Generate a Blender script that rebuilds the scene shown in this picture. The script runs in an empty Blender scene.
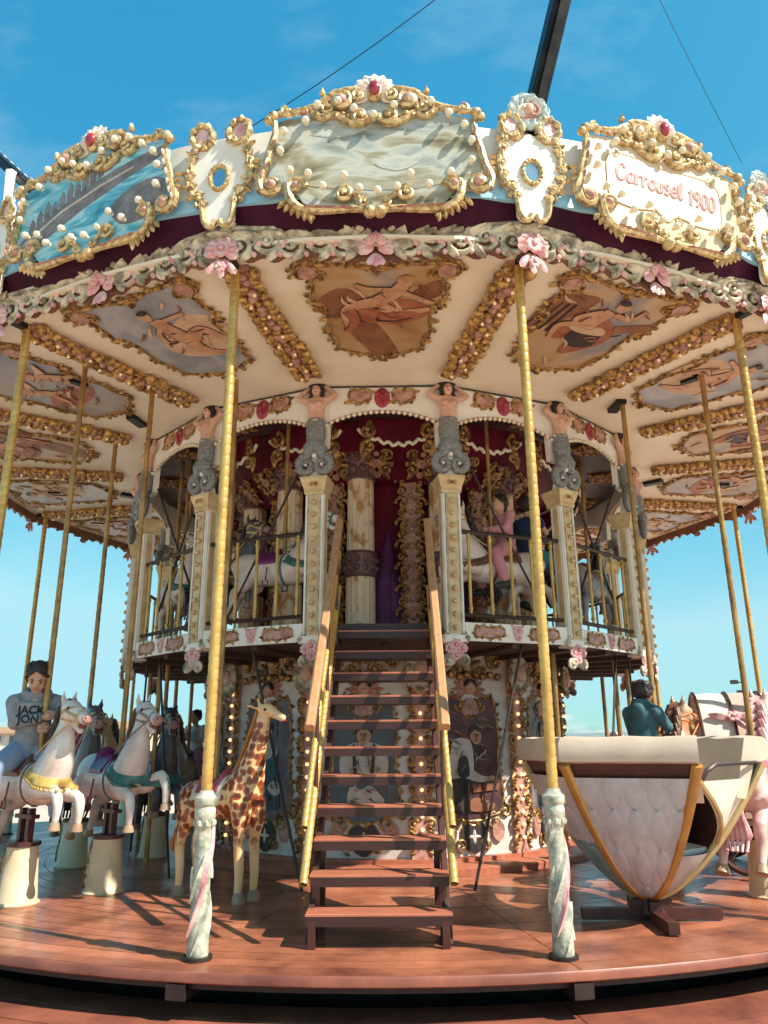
import bpy, math, random
from mathutils import Matrix, Vector, noise
from math import sin, cos, pi, radians as R
random.seed(7)
scene = bpy.context.scene
COL = scene.collection
PH = -0.46                                   # small turn of the carousel, degrees

# ---------------------------------------------------------------- materials
MATS = {}
def mat(name, c1, c2=None, scale=6.0, rough=0.5, metal=0.0, bump=0.0, bscale=40.0, spread=(0.35, 0.65), emit=0.0, coat=0.0, island=0.0, stretch=None):
    m = bpy.data.materials.new(name); m.use_nodes = True
    nt = m.node_tree; b = nt.nodes['Principled BSDF']
    b.inputs['Base Color'].default_value = (*c1, 1)
    b.inputs['Roughness'].default_value = rough
    b.inputs['Metallic'].default_value = metal
    if coat: b.inputs['Coat Weight'].default_value = coat; b.inputs['Coat Roughness'].default_value = 0.15
    L = nt.links
    if c2 is not None or bump:
        tc = nt.nodes.new('ShaderNodeTexCoord'); oi = nt.nodes.new('ShaderNodeObjectInfo')
        add = nt.nodes.new('ShaderNodeVectorMath'); add.operation = 'MULTIPLY_ADD'
        comb = nt.nodes.new('ShaderNodeCombineXYZ')
        for i in range(3): L.new(oi.outputs['Random'], comb.inputs[i])
        L.new(comb.outputs[0], add.inputs[0]); add.inputs[1].default_value = (17, 31, 23)
        L.new(tc.outputs['Object'], add.inputs[2])
        vec = add.outputs[0]
        if stretch:
            mp = nt.nodes.new('ShaderNodeMapping'); mp.inputs['Scale'].default_value = stretch
            L.new(vec, mp.inputs['Vector']); vec = mp.outputs[0]
    if c2 is not None:
        n = nt.nodes.new('ShaderNodeTexNoise'); n.inputs['Scale'].default_value = scale
        n.inputs['Detail'].default_value = 5; n.inputs['Roughness'].default_value = 0.62
        L.new(vec, n.inputs['Vector'])
        mr = nt.nodes.new('ShaderNodeMapRange'); mr.inputs[1].default_value = spread[0]; mr.inputs[2].default_value = spread[1]
        L.new(n.outputs['Fac'], mr.inputs[0])
        mx = nt.nodes.new('ShaderNodeMix'); mx.data_type = 'RGBA'
        mx.inputs[6].default_value = (*c1, 1); mx.inputs[7].default_value = (*c2, 1)
        L.new(mr.outputs[0], mx.inputs[0]); out = mx.outputs[2]
        if island:
            g = nt.nodes.new('ShaderNodeNewGeometry'); hs = nt.nodes.new('ShaderNodeHueSaturation')
            r2 = nt.nodes.new('ShaderNodeMapRange'); r2.inputs[3].default_value = 1 - island; r2.inputs[4].default_value = 1 + island
            L.new(g.outputs['Random Per Island'], r2.inputs[0]); L.new(r2.outputs[0], hs.inputs['Value'])
            L.new(out, hs.inputs['Color']); out = hs.outputs[0]
        L.new(out, b.inputs['Base Color'])
        rr = nt.nodes.new('ShaderNodeMapRange'); rr.inputs[3].default_value = max(0.05, rough - 0.12); rr.inputs[4].default_value = min(1, rough + 0.15)
        L.new(n.outputs['Fac'], rr.inputs[0]); L.new(rr.outputs[0], b.inputs['Roughness'])
    if bump:
        n2 = nt.nodes.new('ShaderNodeTexNoise'); n2.inputs['Scale'].default_value = bscale; n2.inputs['Detail'].default_value = 4
        L.new(vec, n2.inputs['Vector'])
        bp = nt.nodes.new('ShaderNodeBump'); bp.inputs['Strength'].default_value = bump; bp.inputs['Distance'].default_value = 0.01
        L.new(n2.outputs['Fac'], bp.inputs['Height']); L.new(bp.outputs[0], b.inputs['Normal'])
    if emit:
        b.inputs['Emission Color'].default_value = (1.0, 0.62, 0.28, 1); b.inputs['Emission Strength'].default_value = emit
    MATS[name] = m
    return m
mat('gold', (0.62, 0.40, 0.14), (0.22, 0.11, 0.04), 24, 0.36, 0.45, 0.4, 70, spread=(.40, .64))
mat('gold_sign', (0.74, 0.55, 0.27), (0.26, 0.14, 0.055), 26, 0.36, 0.4, 0.45, 70, spread=(.40, .66))
mat('gold_old', (0.54, 0.31, 0.095), (0.09, 0.038, 0.018), 22, 0.38, 0.4, 0.5, 70, spread=(.40, .62))
mat('gold_pale', (0.68, 0.52, 0.28), (0.50, 0.33, 0.15), 9, 0.45, 0.2, 0.2, 50)
mat('brass', (0.68, 0.42, 0.12), (0.46, 0.26, 0.065), 5, 0.33, 0.35, 0.1, 30)
mat('gold_beam', (0.62, 0.37, 0.11), (0.14, 0.06, 0.025), 20, 0.34, 0.4, 0.5, 70, spread=(.42, .62))
mat('brass_dull', (0.50, 0.29, 0.09), (0.26, 0.13, 0.045), 5, 0.4, 0.4, 0.15, 30)
mat('pink_relief', (0.58, 0.33, 0.25), (0.30, 0.13, 0.10), 14, 0.5, 0, 0.3, 50)
mat('rose', (0.62, 0.24, 0.27), (0.75, 0.50, 0.45), 12, 0.45, 0, 0.3, 60)
mat('rose_deep', (0.42, 0.045, 0.09), (0.26, 0.02, 0.05), 12, 0.35, 0, 0.2, 60)
mat('gem', (0.40, 0.025, 0.035), (0.25, 0.01, 0.02), 6, 0.12, 0, 0, coat=0.6)
mat('stone_relief', (0.66, 0.57, 0.41), (0.20, 0.165, 0.105), 9, 0.45, 0, 0.35, 60, spread=(.40, .60))
mat('cream', (0.88, 0.79, 0.63), (0.80, 0.69, 0.52), 2.2, 0.5, 0, 0.06, 12)
mat('cream_board', (0.80, 0.74, 0.63), (0.70, 0.62, 0.49), 3.0, 0.5, 0, 0.06, 12)
mat('white_board', (0.84, 0.81, 0.74), (0.73, 0.67, 0.57), 3.0, 0.5, 0, 0.05, 12)
mat('panel_white', (0.74, 0.69, 0.62), (0.60, 0.52, 0.45), 3.0, 0.5, 0, 0.06, 12)
mat('sky_strip', (0.25, 0.52, 0.70), (0.34, 0.60, 0.74), 3, 0.4)
mat('burgundy', (0.060, 0.004, 0.024), (0.028, 0.002, 0.012), 3, 0.6, 0, 0.5, 5)
mat('burgundy_red', (0.16, 0.010, 0.030), (0.09, 0.005, 0.02), 3, 0.55, 0, 0.3, 5)
mat('violet_cloth', (0.12, 0.02, 0.12), (0.07, 0.01, 0.07), 3, 0.6)
mat('dark_iron', (0.028, 0.020, 0.020), (0.05, 0.03, 0.025), 6, 0.45, 0.3)
mat('black_iron', (0.012, 0.012, 0.014), (0.03, 0.028, 0.027), 6, 0.4, 0.3)
mat('dark_wood', (0.085, 0.026, 0.018), (0.05, 0.015, 0.012), 5, 0.4, 0, 0.1, 30)
mat('brown_board', (0.22, 0.085, 0.04), (0.12, 0.045, 0.025), 4, 0.5, 0, 0.2, 20)
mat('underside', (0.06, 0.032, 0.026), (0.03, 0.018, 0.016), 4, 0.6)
mat('rail_wood', (0.50, 0.27, 0.13), (0.38, 0.18, 0.08), 4, 0.45, 0, 0.15, 40, stretch=(6, 6, 1))
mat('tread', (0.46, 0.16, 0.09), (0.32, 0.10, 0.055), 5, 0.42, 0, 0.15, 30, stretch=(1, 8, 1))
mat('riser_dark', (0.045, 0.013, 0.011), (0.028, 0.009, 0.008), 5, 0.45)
mat('plank', (0.44, 0.155, 0.080), (0.13, 0.038, 0.024), 2.0, 0.30, 0, 0.3, 18, island=0.20, spread=(0.36, 0.68))
mat('step_plank', (0.38, 0.125, 0.072), (0.14, 0.04, 0.028), 2.4, 0.42, 0, 0.2, 14, island=0.12, spread=(0.3, 0.7))
mat('skin', (0.62, 0.36, 0.24), (0.50, 0.27, 0.17), 6, 0.5)
mat('skin_carved', (0.68, 0.43, 0.31), (0.54, 0.30, 0.20), 9, 0.42, 0, 0.1, 30)
mat('skin_brown', (0.36, 0.18, 0.11), (0.27, 0.125, 0.075), 6, 0.5)
mat('hair', (0.018, 0.012, 0.010), (0.035, 0.022, 0.016), 20, 0.5, 0, 0.5, 80)
mat('bulb', (0.84, 0.78, 0.62), (0.72, 0.62, 0.42), 30, 0.25, 0, 0)
mat('bulb_lit', (0.85, 0.75, 0.55), None, rough=0.3, emit=0.9)
mat('bulb_dim', (0.80, 0.66, 0.44), None, rough=0.25, emit=0.12)
mat('pink_cream', (0.72, 0.55, 0.47), (0.80, 0.70, 0.60), 16, 0.45, 0, 0.3, 60)
mat('mouth', (0.20, 0.05, 0.04), rough=0.5)
mat('eye', (0.012, 0.010, 0.010), rough=0.15)

for q_ in ('burgundy', 'burgundy_red'): MATS[q_].node_tree.nodes['Principled BSDF'].inputs['Specular IOR Level'].default_value = .15
# ---------------------------------------------------------------- mesh builder
def cat(pts, closed=False, n=6):
    P = [Vector(p if len(p) == 3 else (p[0], p[1], 0)) for p in pts]; out = []; N = len(P)
    for i in range(N if closed else N - 1):
        if closed: p0, p1, p2, p3 = P[(i-1) % N], P[i], P[(i+1) % N], P[(i+2) % N]
        else: p0, p1, p2, p3 = P[max(i-1, 0)], P[i], P[i+1], P[min(i+2, N-1)]
        for k in range(n):
            t = k / n
            out.append(0.5*((2*p1) + (p2-p0)*t + (2*p0-5*p1+4*p2-p3)*t*t + (3*p1-p0-3*p2+p3)*t**3))
    if not closed: out.append(P[-1])
    return out
def mirror(pts): return list(pts) + [(-p[0], p[1]) for p in reversed(pts)]

class MB:
    def __init__(s): s.v = []; s.f = []; s.m = []; s.T = Matrix(); s.mi = 0; s.zj = 0.0; s.zc = 0.0
    def vv(s, p): s.v.append(s.T @ Vector(p)); return len(s.v) - 1
    def ff(s, idx): s.f.append(tuple(idx)); s.m.append(s.mi)
    def box(s, c, d, rot=None):
        q = []
        for x, y, z in ((-1,-1,-1),(1,-1,-1),(1,1,-1),(-1,1,-1),(-1,-1,1),(1,-1,1),(1,1,1),(-1,1,1)):
            p = Vector((x*d[0]/2, y*d[1]/2, z*d[2]/2))
            if rot: p = rot @ p
            q.append(s.vv(p + Vector(c)))
        for f in ((0,3,2,1),(4,5,6,7),(0,1,5,4),(1,2,6,5),(2,3,7,6),(3,0,4,7)): s.ff([q[i] for i in f])
    def bbox(s, c, d, b=0.01):                      # box with chamfered vertical profile (prism)
        x, y = d[0]/2, d[1]/2
        poly = [(-x+b,-y),(x-b,-y),(x,-y+b),(x,y-b),(x-b,y),(-x+b,y),(-x,y-b),(-x,-y+b)]
        s.slab([(p[0]+c[0], p[1]+c[1]) for p in poly], c[2]-d[2]/2, c[2]+d[2]/2, min(b, d[2]/3))
    def slab(s, poly, z0, z1, bev=0.0):
        n = len(poly); s.zc += s.zj; z1 += s.zc; z0 += s.zc*.5
        A = [s.vv((p[0], p[1], z0)) for p in poly]
        if bev:
            B = [s.vv((p[0], p[1], z1-bev)) for p in poly]
            cx = sum(p[0] for p in poly)/n; cy = sum(p[1] for p in poly)/n
            ins = []
            for i in range(n):
                a, p, b = poly[i-1], poly[i], poly[(i+1) % n]
                t = Vector((b[0]-a[0], b[1]-a[1])); t.normalize()
                nx, ny = -t.y, t.x
                if poly_area(poly) < 0: nx, ny = -nx, -ny
                ins.append((p[0]+nx*bev, p[1]+ny*bev))
            Ct = [s.vv((p[0], p[1], z1)) for p in ins]
            rings = [A, B, Ct]
        else: rings = [A, [s.vv((p[0], p[1], z1)) for p in poly]]
        for r0, r1 in zip(rings, rings[1:]):
            for i in range(n): j = (i+1) % n; s.ff((r0[i], r0[j], r1[j], r1[i]))
        s.ff(A[::-1]); s.ff(rings[-1])
    def tube(s, path, rad, n=6, closed=False, flat=1.0, up=None, cap=True):
        P = [Vector(p if len(p) == 3 else (p[0], p[1], 0)) for p in path]; N = len(P)
        if not isinstance(rad, (list, tuple)): rad = [rad]*N
        rings = []; prev = Vector(up) if up else None
        for i in range(N):
            if closed: t = P[(i+1) % N] - P[i-1]
            else: t = P[min(i+1, N-1)] - P[max(i-1, 0)]
            if t.length < 1e-9: t = Vector((0, 0, 1))
            t.normalize()
            if prev is None: prev = Vector((0, 0, 1)) if abs(t.z) < 0.9 else Vector((1, 0, 0))
            u = prev - t*prev.dot(t)
            if u.length < 1e-6: u = t.orthogonal()
            u.normalize(); w = t.cross(u)
            if not up: prev = u
            rings.append([s.vv(P[i] + u*(cos(2*pi*k/n)*rad[i]*flat) + w*(sin(2*pi*k/n)*rad[i])) for k in range(n)])
        for i in range(N if closed else N-1):
            a, b = rings[i], rings[(i+1) % N]
            for k in range(n): l = (k+1) % n; s.ff((a[k], a[l], b[l], b[k]))
        if cap and not closed: s.ff(rings[0][::-1]); s.ff(rings[-1])
    def lathe(s, prof, n=12, c=(0,0,0), sx=1, sy=1, cap=True):
        rings = [[s.vv((c[0]+r*cos(2*pi*k/n)*sx, c[1]+r*sin(2*pi*k/n)*sy, c[2]+z)) for k in range(n)] for r, z in prof]
        for a, b in zip(rings, rings[1:]):
            for k in range(n): l = (k+1) % n; s.ff((a[k], a[l], b[l], b[k]))
        if cap: s.ff(rings[0][::-1]); s.ff(rings[-1])
    def ball(s, c, r, n=8, m=6, sc=(1,1,1)):
        pr = [(max(sin(pi*i/m), 0.02), -cos(pi*i/m)) for i in range(m+1)]
        rings = [[s.vv((c[0]+r*sc[0]*q*cos(2*pi*k/n), c[1]+r*sc[1]*q*sin(2*pi*k/n), c[2]+r*sc[2]*z)) for k in range(n)] for q, z in pr]
        for a, b in zip(rings, rings[1:]):
            for k in range(n): l = (k+1) % n; s.ff((a[k], a[l], b[l], b[k]))
        s.ff(rings[0][::-1]); s.ff(rings[-1])
    def scroll(s, x, y, r, a0, turns, d, w, z=0.0, tail=None, n=6):
        # in-plane spiral centred at (x,y), outer radius r, starting at angle a0 (deg), turning d=+-1, tube width w
        pts = []; rad = []
        N = max(8, int(turns*11))
        if tail: pts += [(tail[0], tail[1], z)]; rad += [w*0.45]
        for i in range(N+1):
            t = i/N; rr = r*(1-0.80*t); a = R(a0) + d*2*pi*turns*t
            pts.append((x+rr*cos(a), y+rr*sin(a), z+w*0.8*t)); rad.append(w*(1.0-0.45*t))
        s.tube(pts, rad, n, up=(0, 0, 1))
        s.ball((x, y, z+w*.7), w*0.95, 6, 4)
    def leaf(s, x, y, ang, l, w, h=0.02, z=0.0, curl=0.0):
        c, sn = cos(R(ang)), sin(R(ang)); mid = []; lf = []; rt = []
        for t, q, k in ((0,.35,.3),(.3,1,.9),(.6,.85,1.0),(.85,.45,.7),(1,.04,.2)):
            bx, by = l*t, curl*t*t
            def tr(px, py, pz): return s.vv((x+px*c-py*sn, y+px*sn+py*c, z+pz))
            mid.append(tr(bx, by, h*k)); lf.append(tr(bx, by+w*q/2, 0)); rt.append(tr(bx, by-w*q/2, 0))
        for i in range(4):
            s.ff((rt[i], rt[i+1], mid[i+1], mid[i])); s.ff((mid[i], mid[i+1], lf[i+1], lf[i]))
    def petal(s, x, y, ang, l, w, h=0.02, z=0.0):
        c, sn = cos(R(ang)), sin(R(ang)); n = 8; cen = s.vv((x+l*.62*c, y+l*.62*sn, z+h)); rim = []
        for k in range(n):
            a = 2*pi*k/n; px = l*.55+l*.45*cos(a); py = w*.5*sin(a)*(0.45+.55*(px/l))
            rim.append(s.vv((x+px*c-py*sn, y+px*sn+py*c, z+(.012 if cos(a) > .2 else 0))))
        for k in range(n): s.ff((rim[k], rim[(k+1) % n], cen))
    def folds(s, pts, a, b, k=7, w=.010, seed=1, z=.026):
        # brush strokes following a painted shape
        rn = random.Random(seed); n = len(pts); cx = sum(p[0] for p in pts)/n; cy = sum(p[1] for p in pts)/n; base = rn.uniform(0, pi)
        for i in range(k):
            p = pts[rn.randrange(n)]; u = rn.uniform(.22, .92); x, y = cx+(p[0]-cx)*u, cy+(p[1]-cy)*u; L = rn.uniform(2.5, 6)*w; g = base+rn.uniform(-.35, .35); q = []
            bend = rn.uniform(-.5, .5)
            for t in (-1, -.5, 0, .5, 1): q.append((x+cos(g)*L*t-sin(g)*L*bend*t*t, y+sin(g)*L*t+cos(g)*L*bend*t*t))
            ww = w*rn.uniform(.35, .8); nx, ny = -sin(g)*ww, cos(g)*ww; s.mi = a if i % 2 else b
            s.slab([q[0], (q[1][0]-nx*.8, q[1][1]-ny*.8), (q[2][0]-nx, q[2][1]-ny), (q[3][0]-nx*.8, q[3][1]-ny*.8), q[4], (q[3][0]+nx*.8, q[3][1]+ny*.8), (q[2][0]+nx, q[2][1]+ny), (q[1][0]+nx*.8, q[1][1]+ny*.8)], z-.003, z)
    def flower(s, x, y, r, z=0.0, n=6):
        for k in range(n):
            a = 2*pi*k/n; s.ball((x+cos(a)*r*.6, y+sin(a)*r*.6, z+r*.15), r*.42, 6, 4, (1, 1, .6))
        s.ball((x, y, z+r*.35), r*.33, 6, 4)
    def build(s, name, mats, parent=None, M=None, smooth=True, label=None):
        me = bpy.data.meshes.new(name); me.from_pydata([tuple(p) for p in s.v], [], s.f)
        if not isinstance(mats, (list, tuple)): mats = [mats]
        for q in mats: me.materials.append(MATS[q] if isinstance(q, str) else q)
        if len(mats) > 1: me.polygons.foreach_set('material_index', s.m)
        if smooth:
            me.polygons.foreach_set('use_smooth', [True]*len(me.polygons))
            try: me.set_sharp_from_angle(angle=R(42))
            except Exception: pass
        me.update()
        return link(name, me, parent, M, label)
def poly_area(p): return sum(p[i][0]*p[(i+1) % len(p)][1] - p[(i+1) % len(p)][0]*p[i][1] for i in range(len(p)))/2
def link(name, data, parent=None, M=None, label=None):
    o = bpy.data.objects.new(name, data); COL.objects.link(o)
    if parent: o.parent = parent
    if M is not None: o.matrix_local = M
    if label: o['label'] = label
    return o
def tag(o, label, cat_, group=None, kind=None):
    if label: o['label'] = label
    if cat_: o['category'] = cat_
    if group: o['group'] = group
    if kind: o['kind'] = kind
    return o
def empty(name, label, cat_, M=None, group=None):
    o = bpy.data.objects.new(name, None); COL.objects.link(o); o.empty_display_size = 0.2
    if M is not None: o.matrix_local = M
    return tag(o, label, cat_, group)
def copy_tree(o, M=None, parent=None, label=None, group=None):
    c = o.copy(); COL.objects.link(c); c.parent = parent
    if parent: c.matrix_parent_inverse = o.matrix_parent_inverse.copy()
    if M is not None: c.matrix_local = M
    if label: c['label'] = label
    if group: c['group'] = group
    for ch in o.children: copy_tree(ch, None, c)
    return c
def setmat(o, m):
    for sl in o.material_slots: sl.link = 'OBJECT'; sl.material = MATS[m]
def fuse(o, voxel, smooth=4, it=0.5):
    md = o.modifiers.new('r', 'REMESH'); md.mode = 'VOXEL'; md.voxel_size = voxel; md.use_smooth_shade = True
    sm = o.modifiers.new('s', 'SMOOTH'); sm.iterations = smooth; sm.factor = it
    bpy.context.view_layer.update()
    dg = bpy.context.evaluated_depsgraph_get()
    me = bpy.data.meshes.new_from_object(o.evaluated_get(dg)); old = o.data
    o.modifiers.clear()
    for q in old.materials:
        if len(me.materials) < len(old.materials): me.materials.append(q)
    o.data = me; me.polygons.foreach_set('use_smooth', [True]*len(me.polygons))
    me.name = o.name
    return o
def wall(r, th, z):                                  # local x right, y up, z outward
    t = R(th); M = Matrix(((cos(t), 0, sin(t), r*sin(t)), (sin(t), 0, -cos(t), -r*cos(t)), (0, 1, 0, z), (0, 0, 0, 1))); return M
def ceil_m(r, th, z):                                # local x right, y outward, z down
    t = R(th); return Matrix(((cos(t), sin(t), 0, r*sin(t)), (sin(t), -cos(t), 0, -r*cos(t)), (0, 0, -1, z), (0, 0, 0, 1)))
def stand(r, th, z, turn=0.0):                       # local x along the ride direction (+th), y inward, z up
    t = R(th); return Matrix.Translation((r*sin(t), -r*cos(t), z)) @ Matrix.Rotation(t + R(turn), 4, 'Z')
def P(r, th, z=0): t = R(th); return Vector((r*sin(t), -r*cos(t), z))

def frame_line(mb, outline, w, z=0.0, step=0.10, big=1.0, closed=True, scrolls=True, seed=1):
    # carved frame: a bead of wavering width with little C-scrolls and leaves all along it
    rnd = random.Random(seed)
    pts = [Vector((p[0], p[1], z)) for p in outline]; N = len(pts)
    rad = [w*(1+0.28*sin(i*1.9)+0.15*sin(i*0.7)) for i in range(N)]
    mb.tube(pts, rad, 6, closed, up=(0, 0, 1))
    if not scrolls: return
    acc = 0; cxy = sum(pts, Vector())/N; k = 0
    for i in range(N):
        a = pts[i]; b = pts[(i+1) % N]; acc += (b-a).length
        if acc > step and (closed or i < N-1):
            acc = 0; k += 1
            t = (b-a).normalized(); nrm = Vector((t.y, -t.x, 0))
            if nrm.dot(a-cxy) < 0: nrm = -nrm
            ang = math.degrees(math.atan2(nrm.y, nrm.x)); d = 1 if k % 2 else -1
            q = a + nrm*(w*1.5*big)
            if k % 3: mb.scroll(q.x, q.y, w*1.9*big, ang+180-60*d, 0.9, d, w*0.62, z)
            else: mb.leaf(a.x, a.y, ang+rnd.uniform(-25, 25), w*4*big, w*2.6*big, w*1.2, z)
def bulb_mesh(r=0.024):
    m = MB(); m.ball((0, 0, r*1.25), r, 8, 6); m.lathe([(r*.55, -0.004), (r*.55, r*.5)], 8)
    o = m.build('bulb', 'bulb'); me = o.data; bpy.data.objects.remove(o); return me
BULB = bulb_mesh(0.029)
def ball_mesh(r, m_):
    q = MB(); q.ball((0, 0, 0), r, 8, 6); o = q.build('bulb', m_); me = o.data; bpy.data.objects.remove(o); return me
def bulbs(parent, me, pts):
    for p in pts: link('bulb', me, parent, Matrix.Translation(p))
def unbulb(o, k):                                    # pieces on the hidden far side carry no bulbs
    if 5 < k % 16 < 11:
        for c in list(o.children):
            if c.name.split('.')[0] == 'bulb': bpy.data.objects.remove(c)
# ---------------------------------------------------------------- ground
GZ = -0.45
g = MB(); n = 64
rings = [0.5, 7, 20, 60, 200, 900, 6000]
prev = None
for r in rings:
    ring = [g.vv((r*cos(2*pi*k/n), r*sin(2*pi*k/n), GZ)) for k in range(n)]
    if prev is None: g.ff(ring)
    else:
        for k in range(n): l = (k+1) % n; g.ff((prev[k], prev[l], ring[l], ring[k]))
    prev = ring
mat('paving', (0.60, 0.46, 0.36), (0.49, 0.37, 0.285), 0.8, 0.8, 0, 0.2, 8)
tag(g.build('ground', 'paving', smooth=False), None, None, kind='structure')

# ---------------------------------------------------------------- carousel
car = empty('carousel', 'large two storey vintage carousel with gilded cream canopy and central stair', 'carousel')
TH = [22.5*k + PH for k in range(16)]                # sector centres
VT = [11.25 + 22.5*k + PH for k in range(16)]        # vertices (poles, columns)
def planks(r0, r1, z, thick, nb, seg, name, m, gap=0.006):
    mb = MB()
    for s in range(16):
        a0 = TH[s]-11.25; rows = nb
        for q in range(rows):
            ra = r0 + (r1-r0)*q/rows + gap/2; rb = r0 + (r1-r0)*(q+1)/rows - gap/2
            ga = math.degrees(gap/2/rb)
            zt = z + random.uniform(-0.0012, 0.0012)
            top = []; bot = []
            for rr in (ra, rb):
                for i in range(seg+1):
                    th = a0 + ga + (22.5-2*ga)*i/seg
                    p = P(rr, th); top.append(mb.vv((p.x, p.y, zt))); bot.append(mb.vv((p.x, p.y, zt-thick)))
            k = seg+1
            for i in range(seg):
                mb.ff((top[i], top[i+1], top[k+i+1], top[k+i])[::-1])
                mb.ff((bot[k+i], bot[k+i+1], top[k+i+1], top[k+i]))
                mb.ff((bot[i], bot[i+1], top[i+1], top[i])[::-1])
            mb.ff((bot[0], top[0], top[k], bot[k])); mb.ff((bot[seg], bot[k+seg], top[k+seg], top[seg]))
    return mb.build(name, m, car, smooth=False)
planks(1.9, 5.53, 0.0, 0.03, 26, 4, 'platform', 'plank')
def ring_lathe(name, prof, m, nn=96, parent=None, smooth=True):
    mb = MB(); mb.lathe(prof, nn, cap=False); return mb.build(name, m, parent or car, smooth=smooth)
ring_lathe('platform_edge', [(5.50, -0.052), (5.55, -0.052), (5.558, -0.045), (5.558, -0.010), (5.550, 0.002), (5.533, 0.002), (5.533, -0.04)], 'step_plank')
ring_lathe('platform_underside', [(2.0, -0.04), (5.5, -0.04), (5.5, -0.09), (2.0, -0.09)], 'dark_iron')
ring_lathe('platform_skirt', [(4.95, -0.09), (4.95, -0.45), (4.9, -0.45), (4.9, -0.09)], 'black_iron')
mb = MB()
mb.box((0, -0.115, 5.29), (0.10, 0.05, 0.5)); mb.box((0, -0.095, 5.545), (0.11, 0.075, 0.02))
pb = mb.build('platform_beam', 'dark_iron', car, wall(0, VT[0], 0), smooth=False)
for th in VT[1:]: copy_tree(pb, wall(0, th, 0), car)
ring_lathe('platform_gap_shade', [(4.9, -0.44), (5.3, -0.44)], 'black_iron')  # flat black sheet on the paving; paints in the shade beneath the platform rim
planks(5.20, 6.5, -0.24, 0.04, 5, 5, 'lower_step', 'step_plank', 0.010)
ring_lathe('step_riser', [(6.46, -0.29), (6.46, -0.45)], 'dark_wood')

# core base ledge
ring_lathe('core_base', [(2.52, 0.0), (2.52, 0.05), (2.49, 0.062), (2.20, 0.062), (2.20, 0.10), (2.0, 0.10)], 'tread')
# lower core panels (12-sided)
CR = 2.17; AP = CR*cos(R(15)); CT = [8.5+15+30*k for k in range(12)]; CV = [8.5+30*k for k in range(12)]
mat('scene_dark', (0.15, 0.060, 0.050), (0.045, 0.02, 0.025), 6, 0.45)
mat('scene_blue', (0.08, 0.14, 0.17), (0.10, 0.07, 0.06), 6, 0.45)
mat('scene_grey', (0.22, 0.19, 0.19), (0.08, 0.06, 0.07), 6, 0.45)
mat('paint_white', (0.62, 0.55, 0.47), (0.45, 0.37, 0.30), 9, 0.5)
mat('paint_skin', (0.60, 0.34, 0.20), (0.42, 0.21, 0.11), 9, 0.5)
mat('paint_black', (0.02, 0.018, 0.022), (0.05, 0.035, 0.03), 8, 0.5)
mat('paint_teal', (0.05, 0.12, 0.14), (0.03, 0.06, 0.08), 6, 0.5)
mat('paint_brown', (0.30, 0.13, 0.06), (0.18, 0.07, 0.035), 7, 0.5)
mat('wall_grey', (0.26, 0.23, 0.22), (0.13, 0.11, 0.11), 9, 0.5)
mat('paint_red', (0.26, 0.06, 0.035), (0.42, 0.16, 0.08), 7, 0.5)
def ell(x, y, rx, ry, n=14, a=0): return [(x+rx*cos(t)*cos(a)-ry*sin(t)*sin(a), y+rx*cos(t)*sin(a)+ry*sin(t)*cos(a)) for t in [2*pi*i/n for i in range(n)]]
def blob(pts, n=4): return [(p.x, p.y) for p in cat(pts, True, n)]
pan_out = blob(mirror([(0.0, 1.30), (0.07, 1.34), (0.10, 1.46), (0.20, 1.52), (0.29, 1.46), (0.30, 1.34), (0.33, 1.1), (0.31, 0.85), (0.35, 0.6), (0.32, 0.40), (0.20, 0.36), (0.10, 0.32)])[:-1], 3)
def scene_baker(mb):
    mb.mi = 1; mb.slab(blob([(-.24,.95),(-.20,1.08),(-.08,1.10),(0,1.05),(.02,.85),(-.02,.72),(-.2,.70),(-.28,.8)]), .016, .022)
    mb.slab(blob([(-.02,.80),(.10,.74),(.20,.72),(.18,.68),(.05,.68),(-.05,.72)]), .018, .024)
    mb.mi = 2; mb.slab(ell(.05, 1.12, .065, .08, 14, .3), .018, .026); mb.slab(ell(.22, .71, .05, .025), .02, .026)
    mb.mi = 3; mb.slab(blob([(-.01,1.14),(.0,1.22),(.08,1.21),(.09,1.16),(.04,1.18)]), .022, .029)
    mb.slab(blob([(-.24,.70),(-.04,.70),(-.02,.5),(.0,.40),(-.24,.40),(-.27,.55)]), .017, .023); mb.slab(blob([(-.15,.90),(-.06,.92),(-.04,.74),(-.16,.74)]), .023, .027)
    mb.mi = 4; mb.slab([(-.02,.66),(.30,.66),(.29,.60),(0,.58)], .019, .028); mb.slab(blob([(-.05,.5),(.05,.53),(.15,.48),(.24,.47),(.2,.41),(.05,.40),(-.05,.42)]), .02, .03)
def scene_cook(mb):
    mb.mi = 1; mb.slab(blob([(-.22,.98),(-.1,1.06),(.1,1.06),(.22,.98),(.24,.8),(.14,.72),(-.14,.72),(-.24,.8)]), .016, .022)
    mb.mi = 2; mb.slab(ell(0, 1.13, .07, .09), .018, .026); mb.slab(ell(-.09, .8, .06, .03, 12, .4), .022, .028); mb.slab(ell(.10, .83, .06, .028, 12, -.4), .022, .028)
    mb.mi = 3; mb.slab(blob([(-.09,1.15),(-.06,1.24),(.06,1.24),(.09,1.15),(0,1.20)]), .022, .029); mb.slab([(-.12,1.04),(-.09,1.05),(-.06,.74),(-.10,.74)], .023, .027); mb.slab([(.12,1.04),(.09,1.05),(.06,.74),(.10,.74)], .023, .027)
    mb.mi = 1; mb.slab(blob([(-.12,.68),(-.04,.62),(.06,.66),(.14,.6),(.2,.5),(0,.45),(-.16,.5)]), .018, .024)
    mb.mi = 4; mb.slab([(-.26,.5),(.26,.5),(.25,.42),(-.25,.42)], .020, .030)
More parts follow.
